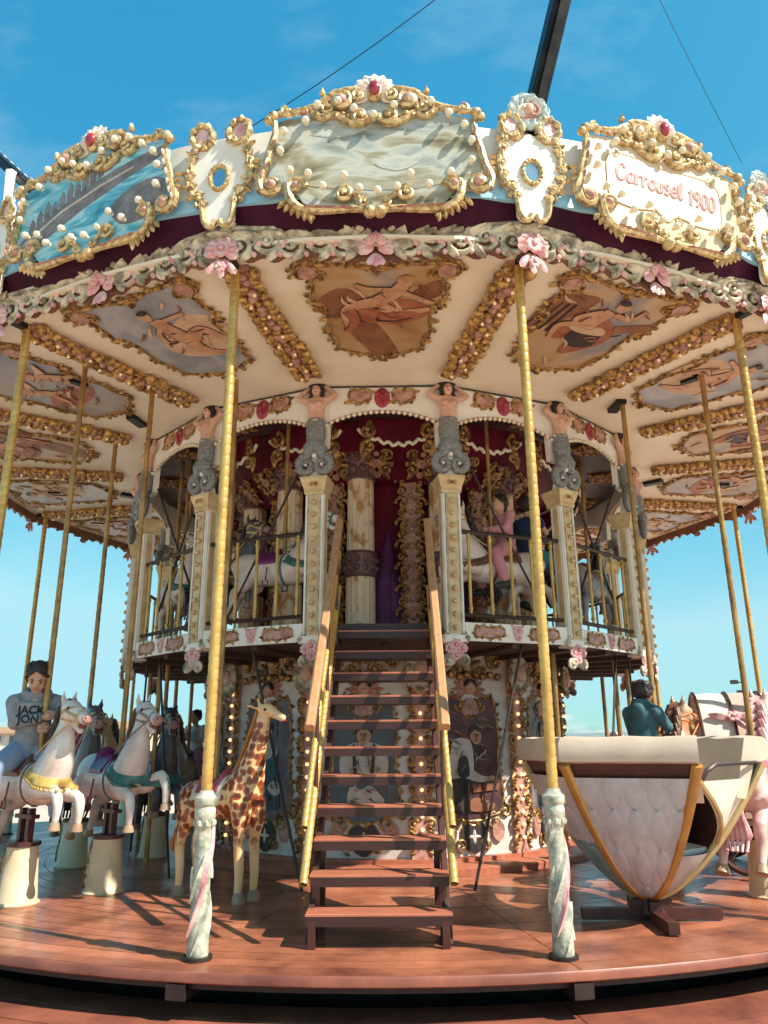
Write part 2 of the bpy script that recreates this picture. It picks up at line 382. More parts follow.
def scene_lady(mb):
    mb.mi = 4; mb.slab(blob([(-.10,1.02),(.08,1.02),(.14,.8),(.20,.5),(.14,.42),(-.16,.42),(-.2,.6),(-.12,.8)]), .016, .022)
    mb.mi = 1; mb.slab(blob([(-.09,1.08),(.07,1.08),(.06,.92),(-.08,.92)]), .018, .025); mb.slab(blob([(.02,.62),(.12,.70),(.22,.62),(.14,.55)]), .02, .026)
    mb.mi = 2; mb.slab(ell(0, 1.17, .06, .08), .018, .026)
    mb.mi = 3; mb.slab(blob([(-.08,1.16),(-.06,1.26),(.06,1.27),(.08,1.18),(0,1.23)]), .022, .029)
def core_panel(i, th):
    b = MB(); hw = AP*math.tan(R(15)) - 0.004
    b.slab([(-hw, 0), (hw, 0), (hw, 1.93), (-hw, 1.93)], -0.05, 0)
    pn = b.build('core_panel', 'panel_white', car, wall(AP, th, 0.10), False)
    kind = (i+1) % 3; b = MB(); b.zj = .0004; b.slab(pan_out, 0.001, 0.014)
    [scene_cook, scene_baker, scene_lady][kind](b)
    b.folds([(x*.8, y) for x, y in pan_out], 4, 6, 16, .018, i, .0165); b.folds([(-.2, 1.0), (.2, 1.0), (.25, .75), (-.25, .75)], 1, 6, 9, .009, i+7, .034); b.folds([(-.2, .7), (.2, .7), (.22, .45), (-.22, .45)], 3, 4, 10, .010, i+9, .034)
    hx = (0, .05, 0)[kind]; hy = (1.13, 1.12, 1.17)[kind]
    for sx in (-1, 1): b.mi = 3; b.slab(ell(hx+sx*.022, hy+.012, .011, .006, 8), .030, .036)
    b.slab(ell(hx, hy-.04, .016, .006, 8), .030, .036); b.mi = 4; b.slab(blob([(hx+.005, hy+.02), (hx+.016, hy-.015), (hx-.004, hy-.018)]), .030, .036)
    b.mi = 5; b.slab(ell(.27, .22, .07, .10), .002, .012); b.slab(ell(-.27, .22, .07, .10), .002, .012); b.slab(blob([(-.09,1.34),(.09,1.34),(.06,1.46),(0,1.5),(-.06,1.46)]), .002, .016)
    b.build('painted_scene', [['scene_blue', 'scene_dark', 'scene_grey'][kind], 'paint_white', 'paint_skin', 'paint_black', ['paint_brown', 'paint_brown', 'paint_teal'][kind], 'pink_relief', 'wall_grey'], pn, smooth=False)
    b = MB(); frame_line(b, pan_out, 0.014, 0.012, 0.07, 1.15, seed=i)
    for sx in (-1, 1):
        b.scroll(sx*.10, 1.42, .07, 90-90*sx, 1.2, -sx, .016, .014); b.scroll(sx*.24, .30, .09, 90, 1.3, sx, .018, .014); b.scroll(sx*.36, .40, .07, 90, 1.2, -sx, .016, .014)
        b.scroll(sx*.14, .10, .07, 180-90*sx, 1.2, sx, .015, .014)
    b.build('picture_frame', 'gold_old', pn)
    b = MB(); b.slab(blob([(0,.02),(.12,.10),(.15,.22),(.08,.30),(0,.27),(-.08,.30),(-.15,.22),(-.12,.10)]), .001, .02)
    b.mi = 1; b.tube(blob([(0,.02),(.12,.10),(.15,.22),(.08,.30),(0,.27),(-.08,.30),(-.15,.22),(-.12,.10)]), .011, 6, True)
    b.mi = 2
    for a in range(0, 360, 90): b.leaf(0, .17, a+90, .07, .035, .012, .02)
    b.build('cartouche', ['paint_black', 'gold', 'cream_board'], pn)
    b = MB(); b.ball((0, 1.60, .03), .062, 10, 8, (1, 1.15, .8)); b.ball((0, 1.58, .085), .014, 6, 4)
    for sx in (-1, 1): b.ball((sx*.028, 1.575, .066), .02, 6, 4)
    b.mi = 1
    for sx in (-1, 1):
        for k in range(4): b.leaf(sx*.05, 1.55+.02*k, 90-sx*(110-26*k), .17-.015*k, .06, .02, .01)
    b.mi = 2
    for a in range(20, 170, 22): b.ball((.058*cos(R(a)), 1.60+.07*sin(R(a)), .045), .026, 6, 4)
    b.build('cherub_head', ['skin_carved', 'pink_relief', 'hair'], pn)
for i, th in enumerate(CT): core_panel(i, th)
# pilasters with lit bulbs between the panels
b = MB(); b.slab([(-.10,0),(.10,0),(.10,1.93),(-.10,1.93)], -.03, .012)
b.mi = 1
for k in range(9):
    y = .12 + k*.19
    for sx in (-1, 1):
        b.scroll(sx*.085, y, .055, 90+60*sx, 1.1, -sx, .020, .012); b.leaf(sx*.05, y+.08, 90-sx*50, .11, .05, .025, .012); b.leaf(sx*.06, y-.05, -90+sx*60, .08, .04, .025, .012)
pil = b.build('bulb_pilaster', ['pink_relief', 'gold_old'], car, wall(CR, CV[0], 0.10))
bulbs(pil, ball_mesh(.019, 'bulb_lit'), [(0, .14+k*.12, .03) for k in range(15)])
b = MB(); b.ball((0, 0, 0), .16, 16, 8, (.85, 1.1, .25)); b.mi = 1; b.ball((0, .01, .035), .085, 10, 8, (.8, 1.1, .5)); b.mi = 2
for k in range(14): a = 2*pi*k/14; b.leaf(.125*cos(a), .155*sin(a), math.degrees(a)+70, .09, .06, .03, .02)
b.build('portrait_medallion', ['stone_relief', 'skin_carved', 'stone_relief'], pil, Matrix.Translation((0, 1.74, .06)))
for th in CV[1:]:
    c = copy_tree(pil, wall(CR, th, 0.10), car)
    if 90 < th % 360 < 290: unbulb(c, 8)
# garland over each core panel
b = MB()
for sx in (-1, 1):
    b.scroll(sx*.30, .08, .10, 90-90*sx, 1.4, sx, .028); b.scroll(sx*.13, .0, .09, 90, 1.3, sx, .026); b.leaf(sx*.2, .1, 90-50*sx, .14, .08, .03)
    for k in range(4): b.ball((sx*(.05+.09*k), -.05-.02*(k % 2), .03), .045, 6, 4)
b.leaf(0, .05, 90, .16, .14, .04)
gar = b.build('core_garland', 'gold_old', car, wall(AP+.03, CT[0], 1.88))
for th in CT[1:]: copy_tree(gar, wall(AP+.03, th, 1.88), car)

# ---------------------------------------------------------------- upper deck
DR = 3.28
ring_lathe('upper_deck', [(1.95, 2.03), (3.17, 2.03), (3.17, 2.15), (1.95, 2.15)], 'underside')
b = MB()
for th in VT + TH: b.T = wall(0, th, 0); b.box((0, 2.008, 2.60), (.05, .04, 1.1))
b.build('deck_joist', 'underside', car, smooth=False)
AD = DR*cos(R(11.25)); HW = DR*sin(R(11.25))
def cart(mb, x, y, w, h, rim, seed=0):
    o = blob([(x-w,y),(x-w*.9,y+h*.8),(x-w*.4,y+h),(x,y+h*.75),(x+w*.5,y+h),(x+w*.95,y+h*.6),(x+w*.85,y-h*.5),(x+w*.4,y-h*.7),(x,y-h),(x-w*.6,y-h*.7),(x-w*.95,y-h*.9)], 3)
    m0 = mb.mi; mb.mi = m0+1; mb.slab(o, .001, .008); mb.mi = m0+2; frame_line(mb, o, rim, .008, rim*7, 1, seed=seed); mb.mi = m0
b = MB(); hw = HW-.10; b.slab([(-hw,-.0),(hw,-.0),(hw,.165),(-hw,.165)], -.02, 0)
for sx in (-1, 1): cart(b, sx*.29, .08, .155, .055, .010, 3+sx)
b.mi = 3; b.flower(0, .10, .055, .005); b.flower(0, .045, .035, .005); b.leaf(-.02, .12, 140, .07, .03, .01, .005); b.leaf(.02, .12, 40, .07, .03, .01, .005)
fas = None
for k, th in enumerate(TH):
    if k == 0: continue
    if fas is None: fas = b.build('deck_fascia', ['white_board', 'pink_relief', 'gold_old', 'rose'], car, wall(AD, th, 2.03))
    else: copy_tree(fas, wall(AD, th, 2.03), car)
# columns with bulbs
b = MB(); b.slab([(-.09,0),(.09,0),(.09,1.37),(-.09,1.37)], -.13, 0, .008); b.slab([(-.105,-.02),(.105,-.02),(.105,.05),(-.105,.05)], -.14, .012, .006)
b.mi = 1; b.slab([(-.045,.06),(.045,.06),(.045,1.36),(-.045,1.36)], -.01, .012, .004)
for sx in (-1, 1): b.slab([(sx*.09-.004,.06),(sx*.09+.004,.06),(sx*.09+.004,1.36),(sx*.09-.004,1.36)], -.10, -.04)
b.mi = 0
for sx in (-1, 1): b.tube([(sx*.074, .06, .004), (sx*.074, 1.36, .004)], .010, 6)
b.mi = 2
for sx in (-1, 1): b.tube([(sx*.058, .06, .004), (sx*.058, 1.36, .004)], .005, 5)
colm = b.build('column', ['white_board', 'gold_pale', 'stone_relief'], car, wall(DR, VT[0], 2.03))
bulbs(colm, ball_mesh(.026, 'gold_pale'), [(0, .11+k*.118, .03) for k in range(11)])
b = MB(); pr = [(.09, 1.37), (.10, 1.39), (.10, 1.42), (.125, 1.50), (.13, 1.52), (.13, 1.54)]
for (r0, y0), (r1, y1) in zip(pr, pr[1:]):
    q0 = [b.vv((x*r0, y0, z*r0-.08)) for x, z in ((-1,-1),(1,-1),(1,1),(-1,1))]; q1 = [b.vv((x*r1, y1, z*r1-.08)) for x, z in ((-1,-1),(1,-1),(1,1),(-1,1))]
    for i in range(4): j = (i+1) % 4; b.ff((q0[i], q0[j], q1[j], q1[i])[::-1])
b.ff(q1[::-1])
b.mi = 1
for sx in (-1, 1): b.scroll(sx*.03, 1.46, .022, 90, 1.1, sx, .006, .055)
b.leaf(0, 1.45, 90, .03, .025, .01, .055)
b.build('capital', ['gold_pale', 'gold_old'], colm, smooth=False)
b = MB()
for x, y, r in ((0,-.04,.06),(-.06,-.07,.05),(.06,-.07,.05),(0,-.13,.05)): b.flower(x, y, r, .0, 7)
b.mi = 1
for a in (215, 250, 290, 325): b.leaf(0, -.10, a, .13, .08, .03, -.01)
for sx in (-1, 1): b.scroll(sx*.10, .02, .05, 90, 1.2, sx, .02, -.01); b.scroll(sx*.07, -.18, .05, 90, 1.2, -sx, .02, -.01)
b.build('flower_corbel', ['rose', 'stone_relief'], colm)
for k in range(1, 16): unbulb(copy_tree(colm, wall(DR, VT[k], 2.03), car), k)
# railings
def railing(th):
    q0, q1 = P(DR, th-11.25), P(DR, th+11.25); b = MB(); hw = HW-.10
    b.tube([(-hw, .24, -.05), (hw, .24, -.05)], .020, 6)
    o = b.build('railing', 'dark_iron', car, wall(AD, th, 2.03))
    b = MB(); b.tube([(-hw, 1.02, -.05), (hw, 1.02, -.05)], .022, 6); b.build('top_rail', 'dark_iron', o)
    b = MB(); b.tube([(0, .25, 0), (0, 1.01, 0)], .0155, 8); b.ball((0, .30, 0), .024, 8, 4); b.ball((0, .96, 0), .024, 8, 4)
    bl = b.build('baluster', 'brass', o, Matrix.Translation((-hw+.09, 0, -.05)))
    for k in range(1, 5): link('baluster', bl.data, o, Matrix.Translation((-hw+.09+(2*hw-.18)*k/4, 0, -.05)))
    return o
rl = railing(TH[1])
for k in range(2, 16):
    if k in (7, 8, 9): continue
    copy_tree(rl, wall(AD, TH[k], 2.03), car)
# tie rods
def rod(p, q, r=.012, nm='tie_rod', m='dark_iron'):
    b = MB(); b.tube([p, q], r, 6); return b.build(nm, m, car)
for s in (-1, 1):
    rod(P(3.22, s*12.2, 3.98), P(3.16, s*29, 2.3)); rod(P(3.2, s*35, 3.9), P(3.15, s*50, 2.5)); rod(P(3.2, s*53, 3.9), P(3.15, s*36, 2.4))
    rod(P(3.1, s*24, 2.02), P(3.42, s*11.6, 0.03)); rod(P(3.05, s*52, 2.02), P(3.3, s*36, 0.03)); rod(P(3.05, s*60, 2.02), P(3.0, s*72, 0.03))
# lower structural posts, deck edge to floor
b = MB(); b.tube([(0, 0, .0), (0, 0, 2.0)], .026, 8); post = b.build('deck_post', 'brass_dull', car, Matrix.Translation(P(2.95, VT[1], 0)))
for k in range(2, 14): link('deck_post', post.data, car, Matrix.Translation(P(2.95, VT[k], 0)))
# ---------------------------------------------------------------- upper core
UR = 1.60
ring_lathe('upper_core_wall', [(UR, 2.15), (UR, 4.50)], 'burgundy_red', 24, smooth=False)
mat('marble', (0.92, 0.72, 0.50), (0.58, 0.28, 0.09), 3.6, 0.3, 0, 0.0, spread=(0.50, 0.60), stretch=(2.2, 1.2, 1.2))
b = MB(); N = 20; prof = [(.185, 0), (.185, .12), (.165, .14), (.16, .2)]
b.lathe(prof, 20)
def flute(z0, z1, r0, r1):
    rr = [[b.vv(((r0 if i == 0 else r1)*(1-.07*(k % 2))*cos(2*pi*k/32), (r0 if i == 0 else r1)*(1-.07*(k % 2))*sin(2*pi*k/32), z)) for k in range(32)] for i, z in enumerate((z0, z1))]
    for k in range(32): l = (k+1) % 32; b.ff((rr[0][k], rr[0][l], rr[1][l], rr[1][k]))
flute(.2, .75, .165, .162)
flute(1.02, 1.88, .155, .148)
mcol = b.build('marble_column', 'marble', car, stand(1.80, -9.2, 2.15))
b = MB(); b.lathe([(.17, .74), (.185, .76), (.178, .79), (.178, .98), (.187, 1.0), (.17, 1.03)], 20)
for k in range(12):
    a = 2*pi*k/12
    for z in (.84, .93): b.ball((.178*cos(a), .178*sin(a), z), .033, 6, 4)
mat('old_purple', (0.26, 0.13, 0.13), (0.12, 0.06, 0.06), 14, 0.45, 0.1, 0.3, 60)
b.build('column_band', 'old_purple', mcol); b = MB()
b.lathe([(.15, 1.86), (.165, 1.88), (.15, 1.92), (.17, 2.02), (.20, 2.10), (.21, 2.13)], 20)
for k in range(10):
    a = 2*pi*k/10; b.ball((.165*cos(a), .165*sin(a), 1.98), .04, 6, 4, (1, 1, 1.6)); b.ball((.2*cos(a+.3), .2*sin(a+.3), 2.09), .045, 6, 4)
b.slab([(-.22,-.22),(.22,-.22),(.22,.22),(-.22,.22)], 2.13, 2.17, .01)
b.build('column_capital', 'old_purple', mcol)
for k in range(1, 12): copy_tree(mcol, stand(1.80, -9.2+30*k, 2.15), car)
b = MB(); b.slab([(-.10,0),(.10,0),(.10,2.3),(-.10,2.3)], -.05, .02)
b.mi = 1
for k in range(9):
    y = .1+k*.255
    for sx in (-1, 1): b.scroll(sx*.10, y, .085, 90-100*sx, 1.1, sx, .022, .02); b.leaf(sx*.05, y+.13, 90-40*sx, .13, .06, .03, .02); b.scroll(sx*.11, y+.13, .045, 90, 1, -sx, .017, .02)
b.mi = 2
for k in range(11): b.ball((0, .12+k*.2, .03), .035, 8, 5)
up = b.build('upper_pilaster', ['pink_relief', 'gold_old', 'pink_relief'], car, wall(UR+.1, 9.5, 2.15))
for k in range(1, 12): copy_tree(up, wall(UR+.1, 9.5+30*k, 2.15), car)
b = MB(); b.tube([(-.05, .0, .05), (-.07, .5, .07), (-.03, 1.0, .04), (0, 1.3, .0)], [.13, .12, .08, .02], 10, flat=.5); b.tube([(.06, 0, .05), (.05, .6, .06), (.0, 1.2, .0)], [.1, .09, .02], 8, flat=.5)
cur = b.build('curtain', 'violet_cloth', car, wall(UR, 1.0, 2.15))
copy_tree(cur, wall(UR, 31, 2.15), car)

# ceiling over the upper deck and its hanging valances
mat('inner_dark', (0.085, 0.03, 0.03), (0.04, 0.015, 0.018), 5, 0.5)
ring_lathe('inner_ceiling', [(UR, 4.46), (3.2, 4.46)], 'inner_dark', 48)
b = MB()
pts = [(-.42, .34), (.42, .34)] + [(x, .20-.15*cos(pi*x/.84)+.02*cos(x*60)) for x in [.42-.06*i for i in range(15)]]
b.slab(pts, -.015, .0)
b.mi = 1; edge = [(x, .20-.15*cos(pi*x/.84)+.02*cos(x*60)) for x in [-.42+.03*i for i in range(29)]]; b.tube([(x, y, .005) for x, y in edge], .020, 6)
b.mi = 2
for sx in (-1, 1):
    b.scroll(sx*.33, .2, .09, 90, 1.3, sx, .03); b.scroll(sx*.30, .03, .07, 90, 1.2, -sx, .026); b.leaf(sx*.36, .1, -90, .2, .1, .03)
    for k in range(4): b.ball((sx*(.30+.03*(k % 2)), .28-.07*k, .02), .035, 6, 4)
val = b.build('inner_valance', ['burgundy_red', 'cream', 'gold_old'], car, wall(2.58, 3.0, 4.10))
for k in range(1, 16): copy_tree(val, wall(2.58, 3.0+22.5*k, 4.10), car)
ring_lathe('inner_cove', [(1.66, 4.02), (1.74, 4.03), (1.80, 4.08), (2.02, 4.30), (2.30, 4.43), (2.50, 4.45)], 'burgundy_red', 48)
b = MB()
for sx in (-1, 1):
    b.scroll(sx*.10, .0, .085, 90-60*sx, 1.4, sx, .026); b.scroll(sx*.12, .17, .07, 90+60*sx, 1.3, -sx, .022); b.leaf(sx*.03, .05, 90-30*sx, .2, .1, .04); b.leaf(sx*.05, -.02, 270+40*sx, .14, .08, .03)
    for k in range(3): b.ball((sx*(.17-.03*k), .08+.06*k, .01), .028, 6, 4)
b.mi = 1; b.flower(0, .08, .06, .01); b.flower(0, -.06, .045, .01); b.ball((0, .2, .02), .04, 6, 4)
hang = b.build('cove_garland', ['gold_old', 'pink_relief'], car, wall(1.88, 12, 4.13) @ Matrix.Rotation(R(42), 4, 'X'))
for k in range(1, 24): copy_tree(hang, wall(1.88, 12+15*k, 4.13) @ Matrix.Rotation(R(42), 4, 'X'), car)

for th in VT: copy_tree(hang, ceil_m(2.80, th, 4.452), car)
# frieze between the mermaids
FR = 3.24; AF = FR*cos(R(11.25)); HF = FR*sin(R(11.25))
def arch(x): return .02 + .18*(1-abs(x/HF)**2.2)
b = MB(); xs = [-HF+2*HF*i/24 for i in range(25)]
b.slab([(x, arch(x)) for x in xs]+[(HF, .475), (-HF, .475)], -.03, 0)
b.mi = 3; b.tube([(x, .462, .004) for x in (-HF+.005, HF-.005)], .010, 5)
b.mi = 4; b.tube([(x, arch(x), .0) for x in xs[1:-1]], .014, 6)
b.mi = 0
for sx in (-1, 1): cart(b, sx*.215, .355, .11, .075, .014, 5)
b.mi = 5; b.ball((0, .345, .0), .10, 18, 8, (.78, 1.08, .28)); b.mi = 6; b.ball((0, .345, .035), .022, 8, 5)
for k in range(14): a = 2*pi*k/14; b.tube([(.02*cos(a), .345+.03*sin(a), .028), (.06*cos(a), .345+.085*sin(a), .02)], .006, 4)
fr = b.build('frieze', ['white_board', 'pink_relief', 'gold_old', 'dark_iron', 'pink_relief', 'rose_deep', 'gem'], car, wall(AF, TH[0], 4.06))
bulbs(fr, ball_mesh(.021, 'bulb'), [(x, arch(x)-.012, .012) for x in [-HF+.03+2*(HF-.03)*i/22 for i in range(1, 22)]])
for k in range(1, 16): unbulb(copy_tree(fr, wall(AF, TH[k], 4.06), car), k)

# ---------------------------------------------------------------- main ceiling
ring_lathe('ceiling', [(3.15, 4.56), (3.15, 4.535), (5.50, 4.535), (5.50, 4.56), (3.15, 4.56)], 'cream', 64, smooth=False)
b = MB(); Lb = 1.80
b.slab([(-.085, 0), (.085, 0), (.095, Lb), (-.095, Lb)], .0, .035)
rnd = random.Random(3)
b.mi = 1
for k in range(24):
    y = .04+Lb*k/24.5
    for sx in (-1, 1):
        b.ball((sx*(.085+rnd.uniform(-.02, .03)), y+rnd.uniform(-.015, .015), .045), .030+rnd.uniform(0, .026), 8, 6, (1, 1.1, .9))
        if k % 2 == 0: b.scroll(sx*.10, y, .045, 90+90*sx, 1.0, -sx, .017, .045)
        else: b.leaf(sx*.05, y, 90-sx*60, .09, .05, .03, .045)
    b.mi = 2 if k % 3 else 1; b.ball((rnd.uniform(-.03, .03), y, .05), .032+rnd.uniform(0, .014), 8, 6); b.mi = 1
beam = b.build('ceiling_beam', ['pink_relief', 'gold_beam', 'pink_relief'], car, ceil_m(3.50, VT[0], 4.533))
bulbs(beam, ball_mesh(.015, 'bulb_dim'), [((1 if k % 2 else -1)*.045, .1+k*.16, .095) for k in range(11)])
b = MB(); b.slab([(-.03, Lb+.01), (.03, Lb+.01), (.03, Lb+.14), (-.03, Lb+.14)], 0, .05)
b.build('pole_bracket', 'black_iron', beam, smooth=False)
for k in range(1, 16): unbulb(copy_tree(beam, ceil_m(3.50, VT[k], 4.533), car), k)
MATS['black_iron'].node_tree.nodes['Principled BSDF'].inputs['Specular IOR Level'].default_value = .2
mat('yellow_paint', (0.62, 0.36, 0.02), (0.5, 0.28, 0.02), 6, 0.5)
b = MB(); b.slab([(-.05, -.13), (.05, -.13), (.05, .13), (-.05, .13)], 0, .045)
br = b.build('ceiling_bracket', 'black_iron', car, ceil_m(3.62, 42, 4.533) @ Matrix.Rotation(R(35), 4, 'Z'), smooth=False)
for k in range(8):
    if k: copy_tree(br, ceil_m(3.62, 42+45*k-(9 if k == 7 else 0)*1, 4.533) @ Matrix.Rotation(R(35 if k < 4 else -35), 4, 'Z'), car)
b = MB(); b.slab([(-.12, -.07), (.12, -.07), (0.02, .10), (-.02, .10)], 0, .012); b.mi = 1; b.slab([(-.03,-.075),(.03,-.075),(.03,.08),(-.03,.08)], .003, .05)
b2 = b.build('ceiling_bracket', ['yellow_paint', 'black_iron'], car, ceil_m(4.42, 41.8, 4.533), smooth=False)
copy_tree(b2, ceil_m(4.47, -41.2, 4.533), car); copy_tree(b2, ceil_m(4.6, -89.7, 4.533), car); copy_tree(b2, ceil_m(4.6, 88.8, 4.533), car)

# outer cornice: scalloped board with carved relief, one per sector
CO = 5.53; AC = CO*cos(R(11.25)); HC = CO*sin(R(11.25))
b = MB(); xs = [-HC+2*HC*i/60 for i in range(61)]
def scal(x): return .06 - .05*abs(cos(x*pi/.178)) - .05*math.exp(-(x/.16)**2)
b.slab([(x, scal(x)) for x in xs]+[(HC, .30), (-HC, .30)], -.025, 0)
brd = b.build('cornice', 'brown_board', car, wall(AC, TH[0], 4.40))
rnd = random.Random(11); b = MB()
b.tube([(x, .27, .015) for x in (-HC, HC)], .022, 6)
for sx in (-1, 1):
    for k in range(5):
        x = sx*(.22+.185*k); d = sx*(1 if k % 2 else -1)
        b.scroll(x, .13+.03*(k % 2), .105, 90+d*60, 1.5, d, .024, .005)
        b.leaf(x+.02*sx, .20, 90-sx*75, .22, .11, .045, .01, .03); b.leaf(x-.08*sx, .10, 270+sx*35, .13, .08, .04, .01); b.leaf(x+.05, .25, 200, .14, .07, .04, .01)
        b.scroll(x+.09*sx, .22, .05, 0, 1.1, -d, .022, .01)
    b.leaf(sx*.08, .1, 90-sx*80, .2, .12, .05, .02); b.leaf(sx*.1, .18, 90-sx*60, .2, .1, .05, .02)
    b.scroll(sx*.12, .23, .08, 90, 1.4, sx, .03, .02)
b.mi = 1
for sx in (-1, 1):
    for k in range(5): b.petal(sx*(.31+.185*k), .09, 90+sx*40, .10, .06, .03, .02); b.ball((sx*(.30+.185*k), .05, .02), .022, 6, 4)
b.build('carved_scrolls', ['stone_relief', 'rose'], brd)
b = MB()
for a in range(-20, 201, 22): b.petal(0, .08, a, .135, .075, .04, .03)
for a in range(0, 181, 30): b.petal(0, .10, a, .08, .06, .04, .06)
for a in (245, 270, 295): b.petal(0, .06, a, .13, .075, .03, .02)
b.build('shell_flower', 'rose', brd)
b = MB()
for a in range(-20, 201, 30): b.petal(-HC, .06, a, .13, .085, .04, .03)
for a in (235, 270, 305): b.petal(-HC, .04, a, .19, .08, .04, .02)
b.flower(-HC, .08, .07, .04, 8); b.flower(-HC, -.06, .045, .04, 6)
b.build('corner_flower', 'rose', brd)
for th in TH[1:]: copy_tree(brd, wall(AC, th, 4.40), car)
# burgundy valance cloth, blue strip and white rounding board
def poly_ring(name, prof, m, sub=6):
    mb = MB(); n = 16*sub; rows = []
    for r, z in prof: rows.append([mb.vv(P(r+.012*sin(i*2.1)*(1 if name == 'valance_cloth' else 0), PH+360*i/n, z)) for i in range(n)])
    for a, c in zip(rows, rows[1:]):
        for i in range(n): j = (i+1) % n; mb.ff((a[i], a[j], c[j], c[i]))
    return mb.build(name, m, car)
poly_ring('valance_cloth', [(5.44, 4.60), (5.50, 4.65), (5.555, 4.71), (5.60, 4.79)], 'burgundy', 12)
ring_lathe('board_strip', [(5.57, 4.79), (5.625, 4.79), (5.625, 4.90), (5.57, 4.90)], 'sky_strip', 96)
ring_lathe('rounding_board', [(5.58, 4.90), (5.61, 4.90), (5.61, 5.40), (5.58, 5.43), (5.55, 5.40), (5.55, 4.95)], 'white_board', 96)
ring_lathe('roof', [(5.55, 4.7), (4.2, 5.15), (2.4, 5.6), (0.3, 5.95), (0.02, 6.0)], 'brown_board', 32)
# floodlight arms rising from the roof edge
for th in (11.0, -34.2, 56):
    a = P(5.42, th-.3, 5.15); q = P(6.25, th+3.6, 7.35) if th > 0 else P(5.5, -45, 6.8)
    if th < 0: a = P(5.42, -34.2, 5.8)
    d = (q-a)
    b = MB(); x = Vector((cos(R(th)), sin(R(th)), 0)); yv = d.normalized(); zz = x.cross(yv)
    b.T = Matrix.Translation(a) @ Matrix((x, yv, zz)).transposed().to_4x4()
    b.slab([(-.065,0),(.065,0),(.065,d.length),(-.065,d.length)], -.07, .07, .008); b.box((0, d.length/2, .10), (.05, d.length, .02))
    arm = b.build('roof_arm', 'black_iron', car)
    if th < 0: bulbs(arm, ball_mesh(.045, 'bulb'), [Matrix.Translation(a) @ Matrix((x, yv, zz)).transposed().to_4x4() @ Vector((0, .35+k*.22, -.125)) for k in range(9)])
    b = MB()
    if th < 0: b.tube([P(5.5, th-1.6, 5.0), P(5.52, th-2.6, 6.05)], .05, 6); b.build('white_strut', 'white_board', arm)
    else: b.tube([P(5.62, th+.6, 5.5), P(5.75, th+.8, 6.0)], .010, 5); b.build('wire_stay', 'white_board', arm)
# ---------------------------------------------------------------- painted sign boards on the rounding board
BR = 5.63
def painted(name, ramp, scale, stretch=(1, 1, 1), rough=0.35, distort=1.5):
    m = bpy.data.materials.new(name); m.use_nodes = True; nt = m.node_tree; L = nt.links; b = nt.nodes['Principled BSDF']
    tc = nt.nodes.new('ShaderNodeTexCoord'); mp = nt.nodes.new('ShaderNodeMapping'); mp.inputs['Scale'].default_value = stretch
    oi = nt.nodes.new('ShaderNodeObjectInfo'); sc = nt.nodes.new('ShaderNodeVectorMath'); sc.operation = 'MULTIPLY_ADD'; sc.inputs[1].default_value = (9, 7, 5)
    cx = nt.nodes.new('ShaderNodeCombineXYZ')
    for i in range(3): L.new(oi.outputs['Random'], cx.inputs[i])
    L.new(cx.outputs[0], sc.inputs[0]); L.new(tc.outputs['Object'], sc.inputs[2]); L.new(sc.outputs[0], mp.inputs[0])
    n = nt.nodes.new('ShaderNodeTexNoise'); n.inputs['Scale'].default_value = scale; n.inputs['Detail'].default_value = 7; n.inputs['Distortion'].default_value = distort
    L.new(mp.outputs[0], n.inputs['Vector'])
    cr = nt.nodes.new('ShaderNodeValToRGB'); e = cr.color_ramp.elements
    e[0].position = ramp[0][0]; e[0].color = (*ramp[0][1], 1); e[1].position = ramp[-1][0]; e[1].color = (*ramp[-1][1], 1)
    for p, c in ramp[1:-1]: q = e.new(p); q.color = (*c, 1)
    L.new(n.outputs['Fac'], cr.inputs[0]); L.new(cr.outputs[0], b.inputs['Base Color']); b.inputs['Roughness'].default_value = rough
    MATS[name] = m; return m
painted('cloudscape', [(.30, (.13, .10, .05)), (.42, (.28, .25, .16)), (.50, (.46, .46, .38)), (.58, (.33, .36, .33)), (.68, (.20, .19, .13))], 2.4, (1, 2.6, 1), distort=.5)
painted('harbour_paint', [(.30, (.04, .20, .29)), (.45, (.14, .46, .56)), (.55, (.42, .66, .70)), (.66, (.10, .38, .50))], 3.0, (.8, 2.4, 1))
painted('letter_board', [(.30, (.54, .40, .22)), (.48, (.66, .55, .38)), (.65, (.60, .46, .27))], 2.4)
painted('sepia_paint', [(.30, (.30, .19, .09)), (.45, (.55, .42, .26)), (.58, (.46, .50, .46)), (.7, (.30, .36, .38))], 2.2, (1, 2, 1))
mat('letter_pink', (0.50, 0.15, 0.13), (0.40, 0.11, 0.10), 20, 0.5)
mat('letter_plate', (0.68, 0.62, 0.52), (0.62, 0.53, 0.40), 3, 0.45)
pic_out = [(-.70,.30),(-.46,.36),(-.28,.46),(0,.52),(.28,.46),(.46,.36),(.70,.30),(.72,.05),(.74,-.12),(.70,-.28),(.55,-.30),(.46,-.40),(.2,-.43),(0,-.42),(-.2,-.43),(-.46,-.40),(-.55,-.30),(-.70,-.28),(-.74,-.12),(-.72,.05)]
BPX = [(190,185),(130,215),(122,270),(200,335),(240,370),(298,342),(340,378),(390,385),(443,375),(480,340),(530,370),(590,337),(648,305),(650,250),(632,205),(590,170),(540,135),(485,125),(437,145),(380,172),(325,152),(280,130),(222,140),(150,325)]
mb = MB()
